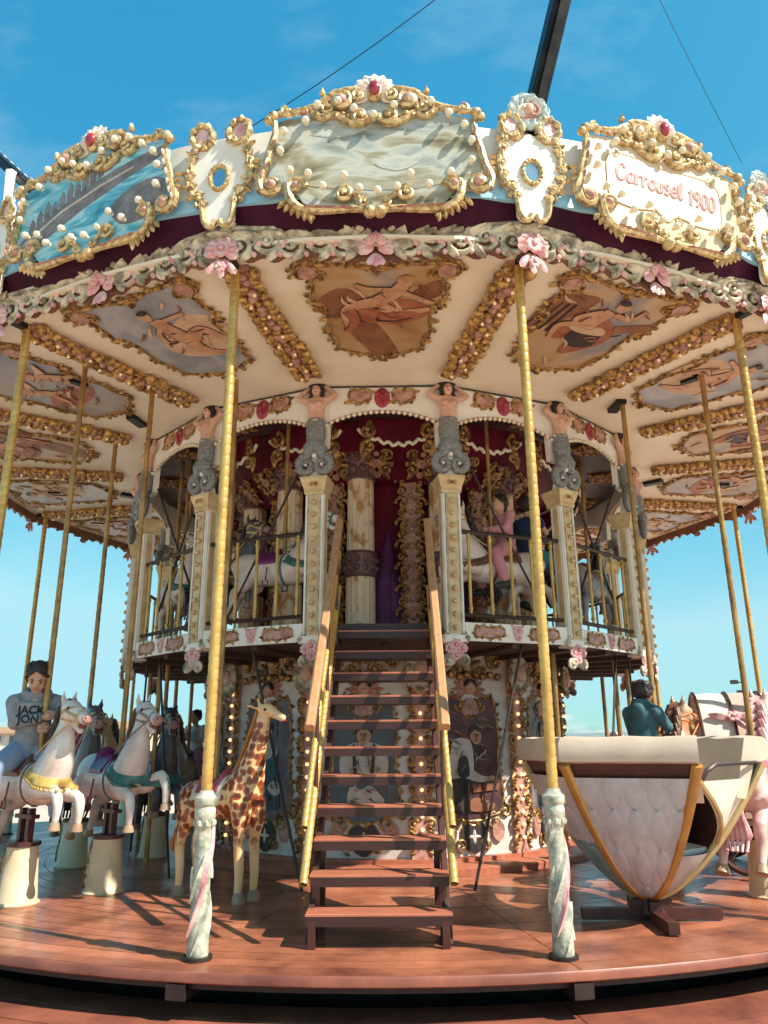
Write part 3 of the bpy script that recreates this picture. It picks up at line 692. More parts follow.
for sx in (-1, 1):                                    # carved frame, both halves
    t = lambda pts: [(sx*p[0], p[1], p[2] if len(p) > 2 else .02) for p in pts]
    mb.mi = 0
    side = cat(t([(.71,.34),(.70,.2),(.735,.05),(.765,-.1),(.80,-.2),(.78,-.29)]), n=5); mb.tube(side, [.022+.014*i/len(side) for i in range(len(side))], 7, up=(0,0,1))
    mb.scroll(sx*.715, -.245, .075, 0 if sx > 0 else 180, 1.4, -sx, .030, .02); mb.ball((sx*.715, .34, .03), .042, 8, 6); mb.ball((sx*.745, .305, .03), .035, 8, 6)
    bot = cat(t([(.60,-.245),(.58,-.36),(.50,-.44),(.36,-.455),(.18,-.445),(.07,-.45)]), n=5); mb.tube(bot, [.036-.012*i/len(bot) for i in range(len(bot))], 7, up=(0,0,1))
    mb.scroll(sx*.545, -.255, .065, 180 if sx > 0 else 0, 1.3, -sx, .028, .02)
    mb.ball((sx*.035, -.475, .03), .048, 9, 6)
    for k in range(6): mb.leaf(sx*(.62-.035*k), -.36-.022*k, -90+sx*(38-9*k), .085, .045, .03, .01)
    for k in range(5): mb.leaf(sx*(.775+.004*k), -.22+.05*k, 0 if sx > 0 else 180, .06, .04, .025, .01)
    mb.ball((sx*.43, -.50, .01), .022, 6, 4)
    top = cat(t([(.70,.36),(.56,.385),(.44,.42),(.32,.50),(.22,.555),(.13,.56)]), n=5); mb.tube(top, [.024+.012*i/len(top) for i in range(len(top))], 7, up=(0,0,1))
    mb.scroll(sx*.62, .385, .045, 90, 1.2, -sx, .02, .02); mb.scroll(sx*.24, .465, .085, 90-60*sx, 1.5, sx, .030, .03); mb.scroll(sx*.10, .33, .07, 180 if sx > 0 else 0, 1.2, sx, .028, .03)
    low = cat(t([(.44,.38),(.36,.33),(.28,.36),(.20,.30),(.10,.27),(.03,.33)]), n=5); mb.tube(low, .026, 7, up=(0,0,1))
    mb.scroll(sx*.33, .40, .05, 90, 1.2, -sx, .02, .03)
    for k in range(6): mb.leaf(sx*(.28+.06*k), .40-.012*k, 90-sx*(20+8*k), .09, .05, .03, .02); mb.ball((sx*(.18+.045*k), .335+.015*(k % 2), .03), .022, 6, 4)
    mb.scroll(sx*.22, -.33, .065, 90, 1.3, sx, .022, .03, tail=(sx*.08, -.38)); mb.leaf(sx*.1, -.36, 90-sx*50, .12, .05, .03, .02)
    mb.scroll(sx*.07, -.40, .04, 90, 1.1, -sx, .018, .03)
    mb.ball((sx*.37, .545, .02), .026, 6, 5); mb.leaf(sx*.37, .54, 90, .06, .03, .02, .02)
    mb.mi = 1
    for k in range(6):
        mb.leaf(sx*(.50-.055*k), -.435-.003*k, 0 if sx < 0 else 180, .09, .035, .04, .025)
        q = side[4+k*3]; mb.leaf(q[0], q[1], -85 if sx > 0 else -95, .08, .03, .04, .03)
    mb.ball((sx*.715, -.245, .03), .045, 8, 5); mb.ball((sx*.545, -.255, .03), .038, 8, 5); mb.ball((sx*.24, .465, .03), .055, 9, 5)
    for k in range(5): mb.ball((sx*(.30+.05*k), .475-.025*k, .02), .026, 6, 4)
mb.mi = 2
for a in range(-30, 211, 24): mb.petal(0, .545, a, .17, .085, .035, .01)
for a in range(-18, 199, 24): mb.petal(0, .545, a, .135, .07, .035, .025)
mb.mi = 0; mb.ball((0, .555, .02), .085, 14, 8, (.8, 1.05, .5))
for sx in (-1, 1): mb.scroll(sx*.11, .50, .05, 90, 1.2, -sx, .02, .04)
mb.mi = 3; mb.ball((0, .555, .055), .055, 12, 8, (.8, 1.15, .6))
FRAME = mb
def sign(name, label, M, bg, extra=None, catg='sign', group=None):
    o = empty(name, label, catg, M, group)
    b = MB(); b.slab(blob(pic_out, 3), -.01, .006); bd = b.build('painted_board', bg, o, smooth=False)
    if extra: extra(o, bd)
    global FRME
    if FRME is None: FRME = FRAME.build('carved_frame', ['gold_sign', 'pink_relief', 'pink_cream', 'gem'], o)
    else: link('carved_frame', FRME.data, o)
    for x, y in BPX: link('bulb', BULB, o, Matrix.Translation(((x-382)*.002507, (275-y)*.003, .035)))
    return o
FRME = None
def harbour(o, bd):
    b = MB(); b.slab(blob([(-.70,-.15),(-.3,.06),(.1,.20),(.45,.27),(.68,.29),(.68,.22),(.3,.10),(-.1,-.04),(-.45,-.20),(-.68,-.27)], 3), .006, .010)
    for k in range(12):
        x = -.62+.075*k; y = -.10+.045*k*.75; hh = .09+.03*(k % 3); b.slab([(x, y), (x+.06, y+.02), (x+.06, y+.03+hh*.8), (x+.03, y+.05+hh), (x, y+hh*.8)], .004, .009)
    b.slab(blob([(.2,-.1),(.45,.03),(.68,.0),(.70,-.25),(.5,-.3),(.3,-.28)], 3), .006, .010)
    b.mi = 1; b.slab([(-.68,-.18),(-.3,.02),(.1,.14),(.4,.2),(.4,.185),(.1,.12),(-.3,-.005),(-.68,-.21)], .009, .012)
    b.build('painted_rampart', ['wall_grey', 'paint_white'], o, smooth=False)
def clouds(o, bd):
    b = MB(); b.slab(blob([(-.5,-.22),(-.2,-.16),(.1,-.2),(.35,-.15),(.5,-.22),(.2,-.28),(-.2,-.27)], 4), .006, .009)
    b.mi = 1; b.slab(blob([(.0,-.06),(.12,.02),(.25,0),(.36,.06),(.30,-.06),(.15,-.12)], 4), .006, .0095); b.slab(blob([(-.45,.2),(-.3,.25),(-.1,.22),(-.25,.17)], 4), .006, .009)
    mat('cloud_a', (0.40, 0.37, 0.27), (0.26, 0.24, 0.16), 7, 0.4, stretch=(1, 3, 1)); mat('cloud_b', (0.50, 0.51, 0.45), (0.34, 0.35, 0.29), 7, 0.4, stretch=(1, 3, 1))
    b.build('painted_clouds', ['cloud_a', 'cloud_b'], o, smooth=False)
GL = {'C': ([[(.62,.78),(.5,.98),(.22,.95),(.05,.6),(.10,.2),(.32,.0),(.60,.12)]], .78),
 'a': ([[(.5,.52),(.3,.62),(.08,.45),(.06,.15),(.24,0),(.44,.12),(.5,.52)],[(.5,.58),(.5,.15),(.60,0)]], .68),
 'r': ([[(.06,.60),(.08,.0)],[(.08,.36),(.22,.60),(.42,.58)]], .50),
 'n': ([[(.06,.60),(.08,.0)],[(.08,.40),(.26,.62),(.42,.5),(.44,.0)]], .56),
 'o': ([[(.26,.62),(.07,.46),(.06,.16),(.26,0),(.46,.16),(.45,.46),(.26,.62)]], .60),
 'u': ([[(.06,.60),(.07,.16),(.24,0),(.42,.14)],[(.44,.60),(.44,.1),(.52,0)]], .62),
 's': ([[(.40,.56),(.22,.62),(.08,.48),(.22,.34),(.38,.2),(.26,.02),(.04,.06)]], .52),
 'e': ([[(.08,.30),(.42,.34),(.36,.58),(.18,.60),(.05,.32),(.14,.04),(.32,0),(.46,.12)]], .58),
 'l': ([[(.10,.30),(.26,.7),(.22,1.0),(.10,.9),(.10,.2),(.22,0),(.34,.10)]], .42),
 '1': ([[(.06,.74),(.22,.94),(.22,0)]], .44),
 '9': ([[(.42,.66),(.26,.46),(.08,.62),(.14,.9),(.34,.94),(.44,.7),(.42,.3),(.26,0)]], .58),
 '0': ([[(.28,.96),(.08,.75),(.07,.25),(.28,0),(.48,.25),(.47,.75),(.28,.96)]], .62), ' ': ([], .34)}
def lettering(txt, x0, y0, s, w, slope=0.0, m='letter_pink', sl=.12):
    b = MB(); x = x0
    for ch in txt:
        st, adv = GL[ch]
        for q in st:
            pts = cat([(x+(px+sl*py)*s, y0+py*s*1.25+(x-x0)*slope, .012) for px, py in q], n=5); b.tube(pts, w, 6, flat=.35, up=(0, 0, 1))
        x += adv*s
    return b
def carrousel(o, bd):
    b = MB(); out = blob([(-.50,.20),(-.30,.24),(.0,.21),(.3,.23),(.50,.19),(.53,0),(.50,-.18),(.3,-.22),(.1,-.19),(0,-.26),(-.1,-.19),(-.3,-.22),(-.50,-.18),(-.53,0)], 4)
    b.slab(out, .004, .010); b.mi = 1; b.tube([(x, y, .010) for x, y in out], .005, 4, True)
    for sx in (-1, 1): b.scroll(sx*.12, -.22, .05, 90, 1.2, sx, .005, .010); b.scroll(sx*.44, .22, .04, 90, 1.2, sx, .005, .01)
    b.build('letter_plate', ['letter_plate', 'gold_pale'], o, smooth=False)
    lettering('Carrousel', -.45, .0, .118, .0145, -.03).build('lettering', 'letter_pink', o); lettering('1900', .21, -.04, .118, .0145, -.03).build('lettering', 'letter_pink', o)
def sm(th): return wall(BR+.01, th, 5.085) @ Matrix.Rotation(R(3), 4, 'X') @ Matrix.Diagonal((1, .95, 1, 1))
sign('sign_board', 'front centre picture board with cloudy grey sea sky under a red jewel crest', sm(TH[0]), 'cloudscape', clouds)
sign('sign_board', 'turquoise picture board of a harbour rampart in gilded frame', sm(TH[15]), 'harbour_paint', harbour)
sign('sign_board', 'cream name board lettered Carrousel 1900 in pink with gold scroll frame', sm(TH[1]), 'letter_board', carrousel)
sign('sign_board', 'sepia picture board past the lettered name board, at right edge', sm(TH[2]), 'sepia_paint', clouds)
sign('sign_board', 'sepia picture board past the turquoise harbour board, at left edge', sm(TH[14]), 'sepia_paint', clouds)
# shields between them
sh_half = [(0,.26),(.06,.25),(.10,.36),(.17,.385),(.215,.30),(.20,.20),(.23,.12),(.215,.0),(.24,-.08),(.205,-.2),(.12,-.27),(.115,-.36),(.11,-.45),(.06,-.485),(0,-.455)]
so = blob(sh_half + [(-x, y) for x, y in reversed(sh_half[1:-1])], 4)
sh0 = None
def shield(th, label, wreath):
    global sh0
    if sh0 is None:
        o = empty('shield', label, 'shield', sm(th), 'shields between the picture boards'); sh0 = o
        b = MB(); b.slab(so, -.01, .022, .006); b.mi = 1
        for sx in (-1, 1): b.slab(ell(sx*.145, .31, .042, .055), .015, .03)
        b.build('shield_board', ['white_board', 'rose'], o)
        b = MB()
        for sx in (-1, 1):
            f = lambda q: [(sx*x, y, .03) for x, y in q]
            b.tube(cat(f([(.05,.26),(.09,.37),(.16,.40),(.22,.33),(.19,.22),(.11,.20),(.06,.25)]), n=4), [.017+.008*(i % 3) for i in range(25)], 6, up=(0,0,1))
            b.tube(cat(f([(.19,.22),(.215,.12),(.21,.0)]), n=5), .018, 6); b.tube(cat(f([(.24,.03),(.235,-.1),(.19,-.2),(.125,-.25)]), n=5), [.016+.008*(i % 2) for i in range(16)], 6)
            b.tube(cat(f([(.12,-.27),(.11,-.40),(.085,-.47),(.04,-.49),(.02,-.44)]), n=5), .021, 6)
            for x, y, r in ((.21,.10,.04),(.19,.18,.032),(.225,-.04,.036),(.21,-.13,.038),(.155,-.215,.036),(.10,.22,.032),(.115,-.3,.03)): b.scroll(sx*x, y, r, 90+sx*70, 1.3, -sx, .017, .03)
            for x, y, a in ((.225,.07,-60),(.24,.0,10),(.235,-.1,-20),(.19,-.19,-40),(.17,-.25,-100),(.205,.16,30)): b.leaf(sx*x, y, a if sx > 0 else 180-a, .07, .045, .03, .02)
        b.tube([(x, y, .03) for x, y in ell(0, -.08, .068, .10, 20)], .018, 6, True)
        for x, y in ell(0, -.08, .070, .102, 16): b.ball((x, y, .04), .015, 6, 4)
        b.build('gilded_edge', 'gold_sign', o)
        b = MB(); b.slab(ell(0, -.08, .055, .088, 18), .015, .027); b.build('oval_mirror', 'mirror', o)
    else: o = copy_tree(sh0, sm(th), None, label)
    if wreath:
        t = MB(); 
        for k in range(44):
            a = 2*pi*k/22; t.leaf((.118+.03*(k//22))*cos(a), .455+(.118+.03*(k//22))*sin(a), math.degrees(a)+100+40*(k % 2), .06, .04, .025, .03)
        t.tube([(x, y, .02) for x, y in ell(0, .455, .13, .13, 24)], .028, 6, True)
        t.build('wreath', 'blue_relief', o)
        t = MB(); t.ball((0, .455, .01), .10, 16, 8, (1, 1, .3)); t.mi = 1; t.ball((.0, .46, .04), .05, 10, 8, (.8, 1.15, .6)); t.ball((-.045, .47, .04), .02, 6, 4); t.mi = 2; t.scroll(.02, .45, .06, 90, 1.4, -1, .016, .04); t.leaf(.02, .40, 200, .1, .05, .02, .04)
        t.build('relief_head', ['cream_board', 'skin_carved', 'pink_relief'], o)
mat('mirror', (0.45, 0.55, 0.62), rough=0.12, metal=0.9)
mat('blue_relief', (0.42, 0.54, 0.55), (0.62, 0.64, 0.58), 14, 0.5, 0, 0.3, 60)
shield(VT[15], 'white gilded shield between the harbour board and the centre board', False)
shield(VT[0], 'white gilded shield under a blue wreath, between centre board and lettered board', True)
shield(VT[1], 'white gilded shield under a blue wreath at the right edge of the lettered board', True)
shield(VT[14], 'white gilded shield at the left edge of the harbour board', False)

# ---------------------------------------------------------------- mermaid statues on the columns
m = mat('fish_scale', (0.14, 0.15, 0.155), (0.30, 0.30, 0.285), 60, 0.38, 0.1, 0)
nt = m.node_tree; vo = nt.nodes.new('ShaderNodeTexVoronoi'); vo.inputs['Scale'].default_value = 48; tc = nt.nodes.new('ShaderNodeTexCoord'); nt.links.new(tc.outputs['Object'], vo.inputs['Vector'])
bp = nt.nodes.new('ShaderNodeBump'); bp.inputs['Strength'].default_value = .9; bp.inputs['Distance'].default_value = .012; bp.invert = True; nt.links.new(vo.outputs['Distance'], bp.inputs['Height']); nt.links.new(bp.outputs[0], nt.nodes['Principled BSDF'].inputs['Normal'])
mer = empty('mermaid_statue', 'x', 'statue', wall(DR-.03, VT[0], 3.572), 'mermaid statues on the columns')
b = MB()
b.tube([(0,.50,.02),(0,.58,.025),(0,.66,.03),(0,.74,.03),(0,.80,.02),(0,.83,.015)], [.085,.082,.078,.094,.085,.045], 14, flat=.72, up=(0,0,1))
b.tube([(0,.80,.02),(0,.87,.03)], .034, 10); b.ball((0,.895,.04), .056, 14, 10, (.82,1.1,.92)); b.ball((0,.885,.092), .011, 6, 5, (1,1.4,1))
for sx in (-1, 1):
    b.ball((sx*.04, .725, .085), .040, 10, 8); b.ball((sx*.085, .79, .02), .042, 10, 8)
    b.tube([(sx*.08,.79,.02),(sx*.14,.81,.02),(sx*.19,.83,.03)], [.036,.034,.029], 9); b.ball((sx*.19,.83,.03), .029, 9, 6)
    b.tube([(sx*.19,.83,.03),(sx*.145,.89,.01),(sx*.085,.945,-.01)], [.028,.026,.018], 9); b.ball((sx*.075,.945,-.01), .027, 8, 6)
sk = fuse(b.build('body', 'skin_carved', mer), .0085, 3)
b = MB()
tl = cat([(0,.585,.02),(0,.50,.025),(0,.40,.03),(0,.30,.045),(0,.24,.05)], n=4); b.tube(tl, [.090,.090,.091,.093,.095,.097,.098,.097,.094,.090,.085,.079,.073,.067,.062,.056,.048], 16, flat=.8, up=(0,0,1))
for sx in (-1, 1):
    sp = [(0.015*sx,.33,.05),(.05*sx,.27,.06)]; ra = [.07,.072]
    for i in range(22): t = i/21; a = R(90)-sx*R(460)*t; r = .090*(1-.78*t); sp.append((sx*.074+r*cos(a), .112+r*1.12*sin(a), .05+.03*t)); ra.append(.050*(1-.72*t))
    b.tube(sp, ra, 10, up=(0,0,1))
b.build('fish_tail', 'fish_scale', mer)
b = MB(); b.ball((0,.215,.045), .04, 8, 6, (1,.8,1))
for sx in (-1, 1): b.ball((sx*.078,.11,.085), .016, 8, 6)
b.slab([(-.11,.0),(.11,.0),(.05,.20),(-.05,.20)], -.04, .035); b.build('white_ground', 'white_board', mer)
b = MB(); b.ball((0,.92,.01), .066, 12, 8, (1,1,1))
for sx in (-1, 1):
    for k in range(5): b.ball((sx*(.052+.012*(k % 2)), .93-.034*k, .02), .026, 7, 5)
b.ball((0,.962,.0), .075, 10, 6, (1.3,.3,.8)); b.build('hair', 'hair', mer)
b = MB()
for sx in (-1, 1): b.ball((sx*.019,.898,.087), .007, 6, 4)
b.mi = 1; b.ball((0,.862,.086), .011, 6, 4, (1.3,.5,.6)); b.build('face_paint', ['eye', 'rose_deep'], mer)
b = MB(); b.tube([(-.10,.575,.02),(0,.565,.1),(.10,.575,.02)], .012, 6); b.build('belt', 'stone_relief', mer)
b = MB(); b.slab([(-.11,.32),(.11,.32),(.13,.96),(-.13,.96)], -.09, -.03); b.build('back_board', 'white_board', mer)
mer['label'] = 'front right mermaid statue, beside the upper end of the stair'
for i, lb in ((15, 'front left mermaid statue, over the column left of the stair'), (1, 'mermaid statue second to the right of the stair, behind the front right brass pole'), (14, 'mermaid statue second to the left of the stair, left of the front brass pole'), (2, 'third mermaid statue to the right of the stair'), (13, 'third mermaid statue to the left of the stair'), (3, 'fourth mermaid statue to the right, far side column'), (12, 'fourth mermaid statue to the left, far side column'), (4, 'rearmost mermaid statue on the right'), (11, 'rearmost mermaid statue on the left')):
    copy_tree(mer, wall(DR-.03, VT[i], 3.572), None, lb)

# ---------------------------------------------------------------- ceiling paintings
painted('fresco_ochre', [(.30, (.22, .10, .045)), (.44, (.46, .27, .12)), (.54, (.50, .36, .22)), (.62, (.30, .26, .25)), (.72, (.22, .22, .25))], 1.7, distort=.4)
painted('fresco_grey', [(.28, (.20, .18, .18)), (.42, (.27, .28, .31)), (.55, (.42, .40, .40)), (.68, (.24, .26, .31))], 2.0, distort=.4)
painted('fresco_dusk', [(.28, (.20, .13, .11)), (.42, (.36, .26, .20)), (.52, (.33, .30, .30)), (.68, (.24, .24, .28))], 2.0, distort=.4)
mat('paint_outline', (0.11, 0.04, 0.025), (0.07, 0.025, 0.018), 6, 0.5)
mat('paint_red_light', (0.52, 0.20, 0.09), (0.40, 0.14, 0.06), 6, 0.5)
mat('paint_ochre', (0.50, 0.27, 0.09), (0.36, 0.16, 0.05), 5, 0.5)
mat('paint_light', (0.66, 0.47, 0.32), (0.52, 0.32, 0.20), 6, 0.5)
ph = [(0,.72),(.10,.70),(.25,.73),(.42,.74),(.53,.78),(.62,.72),(.60,.60),(.51,.56),(.50,.38),(.52,.26),(.44,.20),(.42,.0),(.43,-.22),(.37,-.36),(.36,-.50),(.18,-.60),(.08,-.62),(0,-.72)]
po = blob(ph + [(-x, y) for x, y in reversed(ph[1:-1])], 3)
def limb(b, pts, w0, w1, z):
    q = cat(pts, n=5); n = len(q); l = []; r = []
    for i in range(n):
        t = (q[min(i+1, n-1)]-q[max(i-1, 0)]); t.normalize(); w = (w0+(w1-w0)*i/(n-1))
        l.append((q[i].x-t.y*w, q[i].y+t.x*w)); r.append((q[i].x+t.y*w, q[i].y-t.x*w))
    m_ = b.mi; b.mi = 9; o_ = [(p[0]+(p[0]-c.x)*.01/max(w0, .01), p[1]+(p[1]-c.y)*.01/max(w0, .01)) for p, c in zip(l+r[::-1], q+q[::-1])]
    b.slab(o_, z-.006, z-.003); b.mi = m_; b.slab(l+r[::-1], z-.004, z)
def fig_recline(b, s):
    f = lambda q: [(s*x*1.22, (y-.15)*1.2+.15) for x, y in q]
    b.mi = 1; b.slab(blob(f([(-.42,.18),(-.26,.38),(-.10,.30),(-.16,.12),(-.30,.02)])), .012, .018); b.slab(blob(f([(.20,.30),(.38,.46),(.46,.36),(.30,.22)])), .012, .018); b.slab(blob(f([(-.25,-.02),(-.05,.0),(.14,-.50),(.0,-.56),(-.10,-.40)])), .012, .017)
    b.mi = 2; b.slab(blob(f([(-.20,.10),(-.05,.26),(.20,.24),(.34,.12),(.24,-.02),(.02,-.04),(-.14,.0)])), .016, .021)
    b.mi = 3
    for q, w0, w1 in (([(.16,.42),(.10,.32),(.0,.24)], .055, .07), ([(.14,.36),(-.06,.38),(-.14,.43)], .03, .018), ([(.16,.33),(.28,.25),(.36,.20)], .03, .022), ([(.02,.24),(-.12,.20),(-.22,.12),(-.20,-.10)], .07, .025), ([(.02,.18),(.14,.10),(.34,.14)], .06, .025)): limb(b, f(q), w0, w1, .0245)
    b.mi = 2; limb(b, f([(-.20,.14),(-.16,.0),(-.22,-.14)]), .05, .03, .0265); b.slab(blob(f([(.0,.07),(.14,.12),(.28,.08),(.2,-.02),(.06,-.04)])), .022, .0275); b.mi = 5; limb(b, f([(-.02,.02),(.1,.0),(.22,.04)]), .012, .008, .029)
    b.mi = 3; b.slab(ell(s*.21, .53, .06, .07), .022, .0275); b.mi = 8; b.slab(ell(s*.225, .575, .052, .034), .026, .0295)
def fig_sit(b, s):
    f = lambda q: [(s*x*1.22, (y-.15)*1.2+.15) for x, y in q]
    b.mi = 1; b.slab(blob(f([(-.42,.42),(-.15,.48),(-.18,.25),(-.40,-.05),(-.45,.2)])), .012, .018)
    for k in range(4): b.mi = 5; limb(b, f([(-.40+.05*k,.36),(-.44+.06*k,.0)]), .008, .008, .0195)
    b.mi = 1; b.slab(f([(.16,.22),(.40,.34),(.44,.24),(.2,.14)]), .012, .018)
    b.mi = 2; b.slab(blob(f([(-.16,.22),(.06,.28),(.22,.10),(.16,-.10),(.0,-.24),(-.06,-.06),(-.22,-.05)])), .016, .021)
    b.mi = 5; b.slab(blob(f([(-.05,.16),(.12,.12),(.16,-.06),(.02,-.12),(-.1,0)])), .018, .0225)
    b.mi = 3
    for q, w0, w1 in (([(.02,.38),(-.02,.28),(-.04,.18)], .06, .08), ([(.06,.36),(.20,.34),(.24,.46)], .03, .02), ([(-.04,.36),(-.16,.24),(-.10,.14)], .03, .02), ([(-.04,.18),(-.22,.12),(-.20,-.06)], .045, .02)): limb(b, f(q), w0, w1, .0245)
    b.mi = 6; b.slab(blob(f([(-.15,.14),(.08,.18),(.14,.10),(-.05,.08)])), .022, .027)
    b.mi = 3; b.slab(ell(s*.07, .52, .06, .07), .022, .0275); b.mi = 4; b.slab(ell(s*.045, .575, .052, .030), .026, .0295)
def fig_nude(b, s):
    f = lambda q: [(s*x*1.22, (y-.15)*1.2+.15) for x, y in q]
    b.mi = 6; b.slab(blob(f([(-.1,.1),(.2,.3),(.40,.2),(.38,-.1),(.2,-.25),(-.05,-.2),(-.16,-.05)])), .012, .017)
    b.mi = 3
    for q, w0, w1 in (([(.0,.34),(.02,.2),(.06,.04)], .055, .085), ([(-.02,.30),(.12,.32),(.24,.34)], .028, .018), ([(.08,.02),(.22,.12),(.30,-.02)], .07, .03), ([(.05,.0),(.10,-.16),(.24,-.24)], .07, .022), ([(.03,.28),(-.08,.18),(-.1,.06)], .026, .018)): limb(b, f(q), w0, w1, .0245)
    b.slab(ell(-s*.03, .46, .055, .07), .022, .0275); b.mi = 4; b.slab(ell(-s*.012, .515, .050, .030), .026, .0295)
def fig_putti(b, s):
    f = lambda q: [(s*x*1.22, (y-.15)*1.2+.15) for x, y in q]
    b.mi = 2; b.slab(blob(f([(-.30,-.05),(-.1,.08),(.2,.0),(.32,.14),(.22,-.14),(-.1,-.2)])), .014, .019)
    b.mi = 3
    for dx, dy in ((-.18, .1), (.16, .16)):
        for q, w0, w1 in (([(dx,.16+dy),(dx+.04,.06+dy),(dx+.1,-.02+dy)], .05, .06), ([(dx+.1,-.02+dy),(dx+.2,-.06+dy)], .04, .02), ([(dx,.12+dy),(dx-.12,.1+dy)], .025, .015), ([(dx+.08,-.04+dy),(dx+.04,-.2+dy)], .04, .02)): limb(b, f(q), w0, w1, .0245)
        b.slab(ell(s*(dx-.02), .22+dy, .05, .055), .022, .0275)
        b.mi = 6; limb(b, f([(dx+.06,.14+dy),(dx+.16,.24+dy)]), .05, .01, .022); b.mi = 3
figs = [fig_recline, fig_sit, fig_nude, fig_putti]
names = ['a reclining draped figure', 'a seated draped figure', 'a pale figure on cloud', 'two cherubs']
bgs = ['fresco_ochre', 'fresco_ochre', 'fresco_grey', 'fresco_dusk']
paints = []
def painting(v, s):
    o = empty('ceiling_painting', '', 'painting', None, 'paintings on the canopy ceiling')
    b = MB(); b.zj = .0004; b.slab(po, .0, .014); figs[v](b, s)
    b.folds([(s*-.22,.16),(s*.0,.24),(s*.32,.12),(s*.2,-.06),(s*-.16,-.04)], 9, 10, 12, .010, v, .0235); b.folds([(x*.85, y*.85) for x, y in po], 1, 6, 10, .020, v+5, .0155); b.mi = 7
    for sx in (-1, 1): b.slab(ell(sx*.52, .66, .068, .078, 16), .010, .020)
    b.build('canvas', [bgs[v], 'paint_brown', 'paint_red', 'paint_skin', 'hair', 'paint_black', 'paint_light', 'pink_relief', 'paint_ochre', 'paint_outline', 'paint_red_light'], o, smooth=False)
    b = MB(); frame_line(b, po, .020, .016, .075, 1.05, seed=v)
    for sx in (-1, 1): b.tube([(x, y, .018) for x, y in ell(sx*.52, .66, .075, .085, 16)], .015, 6, True); b.scroll(sx*.44, .60, .06, 90, 1.2, sx, .018, .016); b.scroll(sx*.06, .70, .05, 90, 1.2, sx, .016, .016); b.leaf(sx*.46, .24, 90-sx*90, .12, .07, .03, .01); b.scroll(sx*.50, .14, .04, 0, 1.1, sx, .014, .014)
    b.leaf(0, .72, -90, .12, .1, .04, .02); b.leaf(0, -.72, 90, .1, .1, .04, .02)
    b.build('gilded_frame', 'gold_old', o); return o
W = {0: 'directly above the stair', 1: 'first to the right of the stair', 15: 'first to the left of the stair', 2: 'second to the right of the stair', 14: 'second to the left of the stair', 3: 'third to the right of the stair', 13: 'third to the left of the stair', 4: 'fourth to the right, far side', 12: 'fourth to the left, far side', 5: 'fifth to the right, far side', 11: 'fifth to the left, far side', 6: 'last of the far right row', 10: 'last of the far left row'}
V = {0: (0, 1), 1: (1, 1), 15: (2, 1), 2: (2, -1), 14: (3, 1), 3: (1, -1), 13: (0, -1), 4: (3, -1), 12: (2, 1), 5: (2, 1), 11: (3, 1), 6: (0, 1), 10: (1, 1)}
cache = {}
for k in W:
    v, s = V[k]; M = ceil_m(4.48, TH[k], 4.532); lb = 'ceiling painting of %s, %s' % (names[v], W[k])
    if (v, s) in cache: copy_tree(cache[(v, s)], M, None, lb)
    else: o = painting(v, s); o.matrix_local = M; o['label'] = lb; cache[(v, s)] = o
# ---------------------------------------------------------------- twisted brass poles on carved posts
def twist(mb, p, q, r, pitch, lobes=2, n=12, amp=.14, step=.02):
    p, q = Vector(p), Vector(q); L = (q-p).length; d = (q-p).normalized(); u = d.orthogonal().normalized(); w = d.cross(u); N = max(2, int(L/step)); prev = None
    for i in range(N+1):
        c = p+d*(L*i/N); ph = 2*pi*(L*i/N)/pitch
        ring = [mb.vv(c+(u*cos(2*pi*k/n)+w*sin(2*pi*k/n))*r*(1-amp*max(0, cos(lobes*(2*pi*k/n)-ph))**6)) for k in range(n)]
        if prev:
            for k in range(n): l = (k+1) % n; mb.ff((prev[k], prev[l], ring[l], ring[k]))
        prev = ring
pole = empty('brass_pole', '', 'pole', Matrix.Translation(P(5.30, VT[0])), 'twisted brass poles along the platform rim')
b = MB(); twist(b, (0,0,.80), (0,0,4.53), .0335, .075, 1, 16, .13, .009); b.build('shaft', 'brass', pole)
m = mat('post_relief', (0.62, 0.58, 0.46), (0.20, 0.23, 0.17), 13, 0.45, 0, 0.5, 40)
b = MB(); b.T = Matrix.Diagonal((.80, .80, 1, 1)); b.lathe([(.075,0.02),(.078,.03),(.075,.10),(.066,.3),(.060,.55),(.056,.66),(.06,.69),(.072,.705),(.066,.73),(.078,.75),(.078,.79),(.07,.81),(.085,.825),(.085,.86),(.06,.88),(.05,.90)], 16)
def wrapped(x, y, z, r0=.066): a = x/r0; return (sin(a)*(r0+z), -cos(a)*(r0+z), y)
def spiral_leaf(mb, a0, y0, ln, tw, w, lift=.012):
    N = 7; mid = []; lf = []; rt = []
    for i in range(N+1):
        t = i/N; a = a0+tw*t; y = y0+ln*t; r0 = .074-.016*min(1, y/.65); ww = w*sin(pi*min(1, t*1.02)*.97+.05)
        def at(da, dz): return mb.vv((sin(a+da)*(r0+dz), -cos(a+da)*(r0+dz), y))
        mid.append(at(0, lift)); lf.append(at(ww/r0/2, 0.001)); rt.append(at(-ww/r0/2, 0.001))
    for i in range(N): mb.ff((rt[i], mid[i], mid[i+1], rt[i+1])); mb.ff((mid[i], lf[i], lf[i+1], mid[i+1]))
for k in range(9): spiral_leaf(b, k*1.4, .03+.065*(k % 9), .26, 1.5, .055, .018)
for k in range(8): a = k*.785; b.ball((.07*cos(a), .07*sin(a), .72), .02, 6, 4)
b.mi = 1
for k in range(5): spiral_leaf(b, -.6+k*.5, .12+.10*k, .22, 1.3, .05, .022)
b.build('carved_post', ['post_relief', 'rose'], pole)
b = MB(); b.lathe([(.04,-.09),(.04,.0),(.085,.0),(.085,.02)], 12); b.build('floor_socket', 'dark_iron', pole)
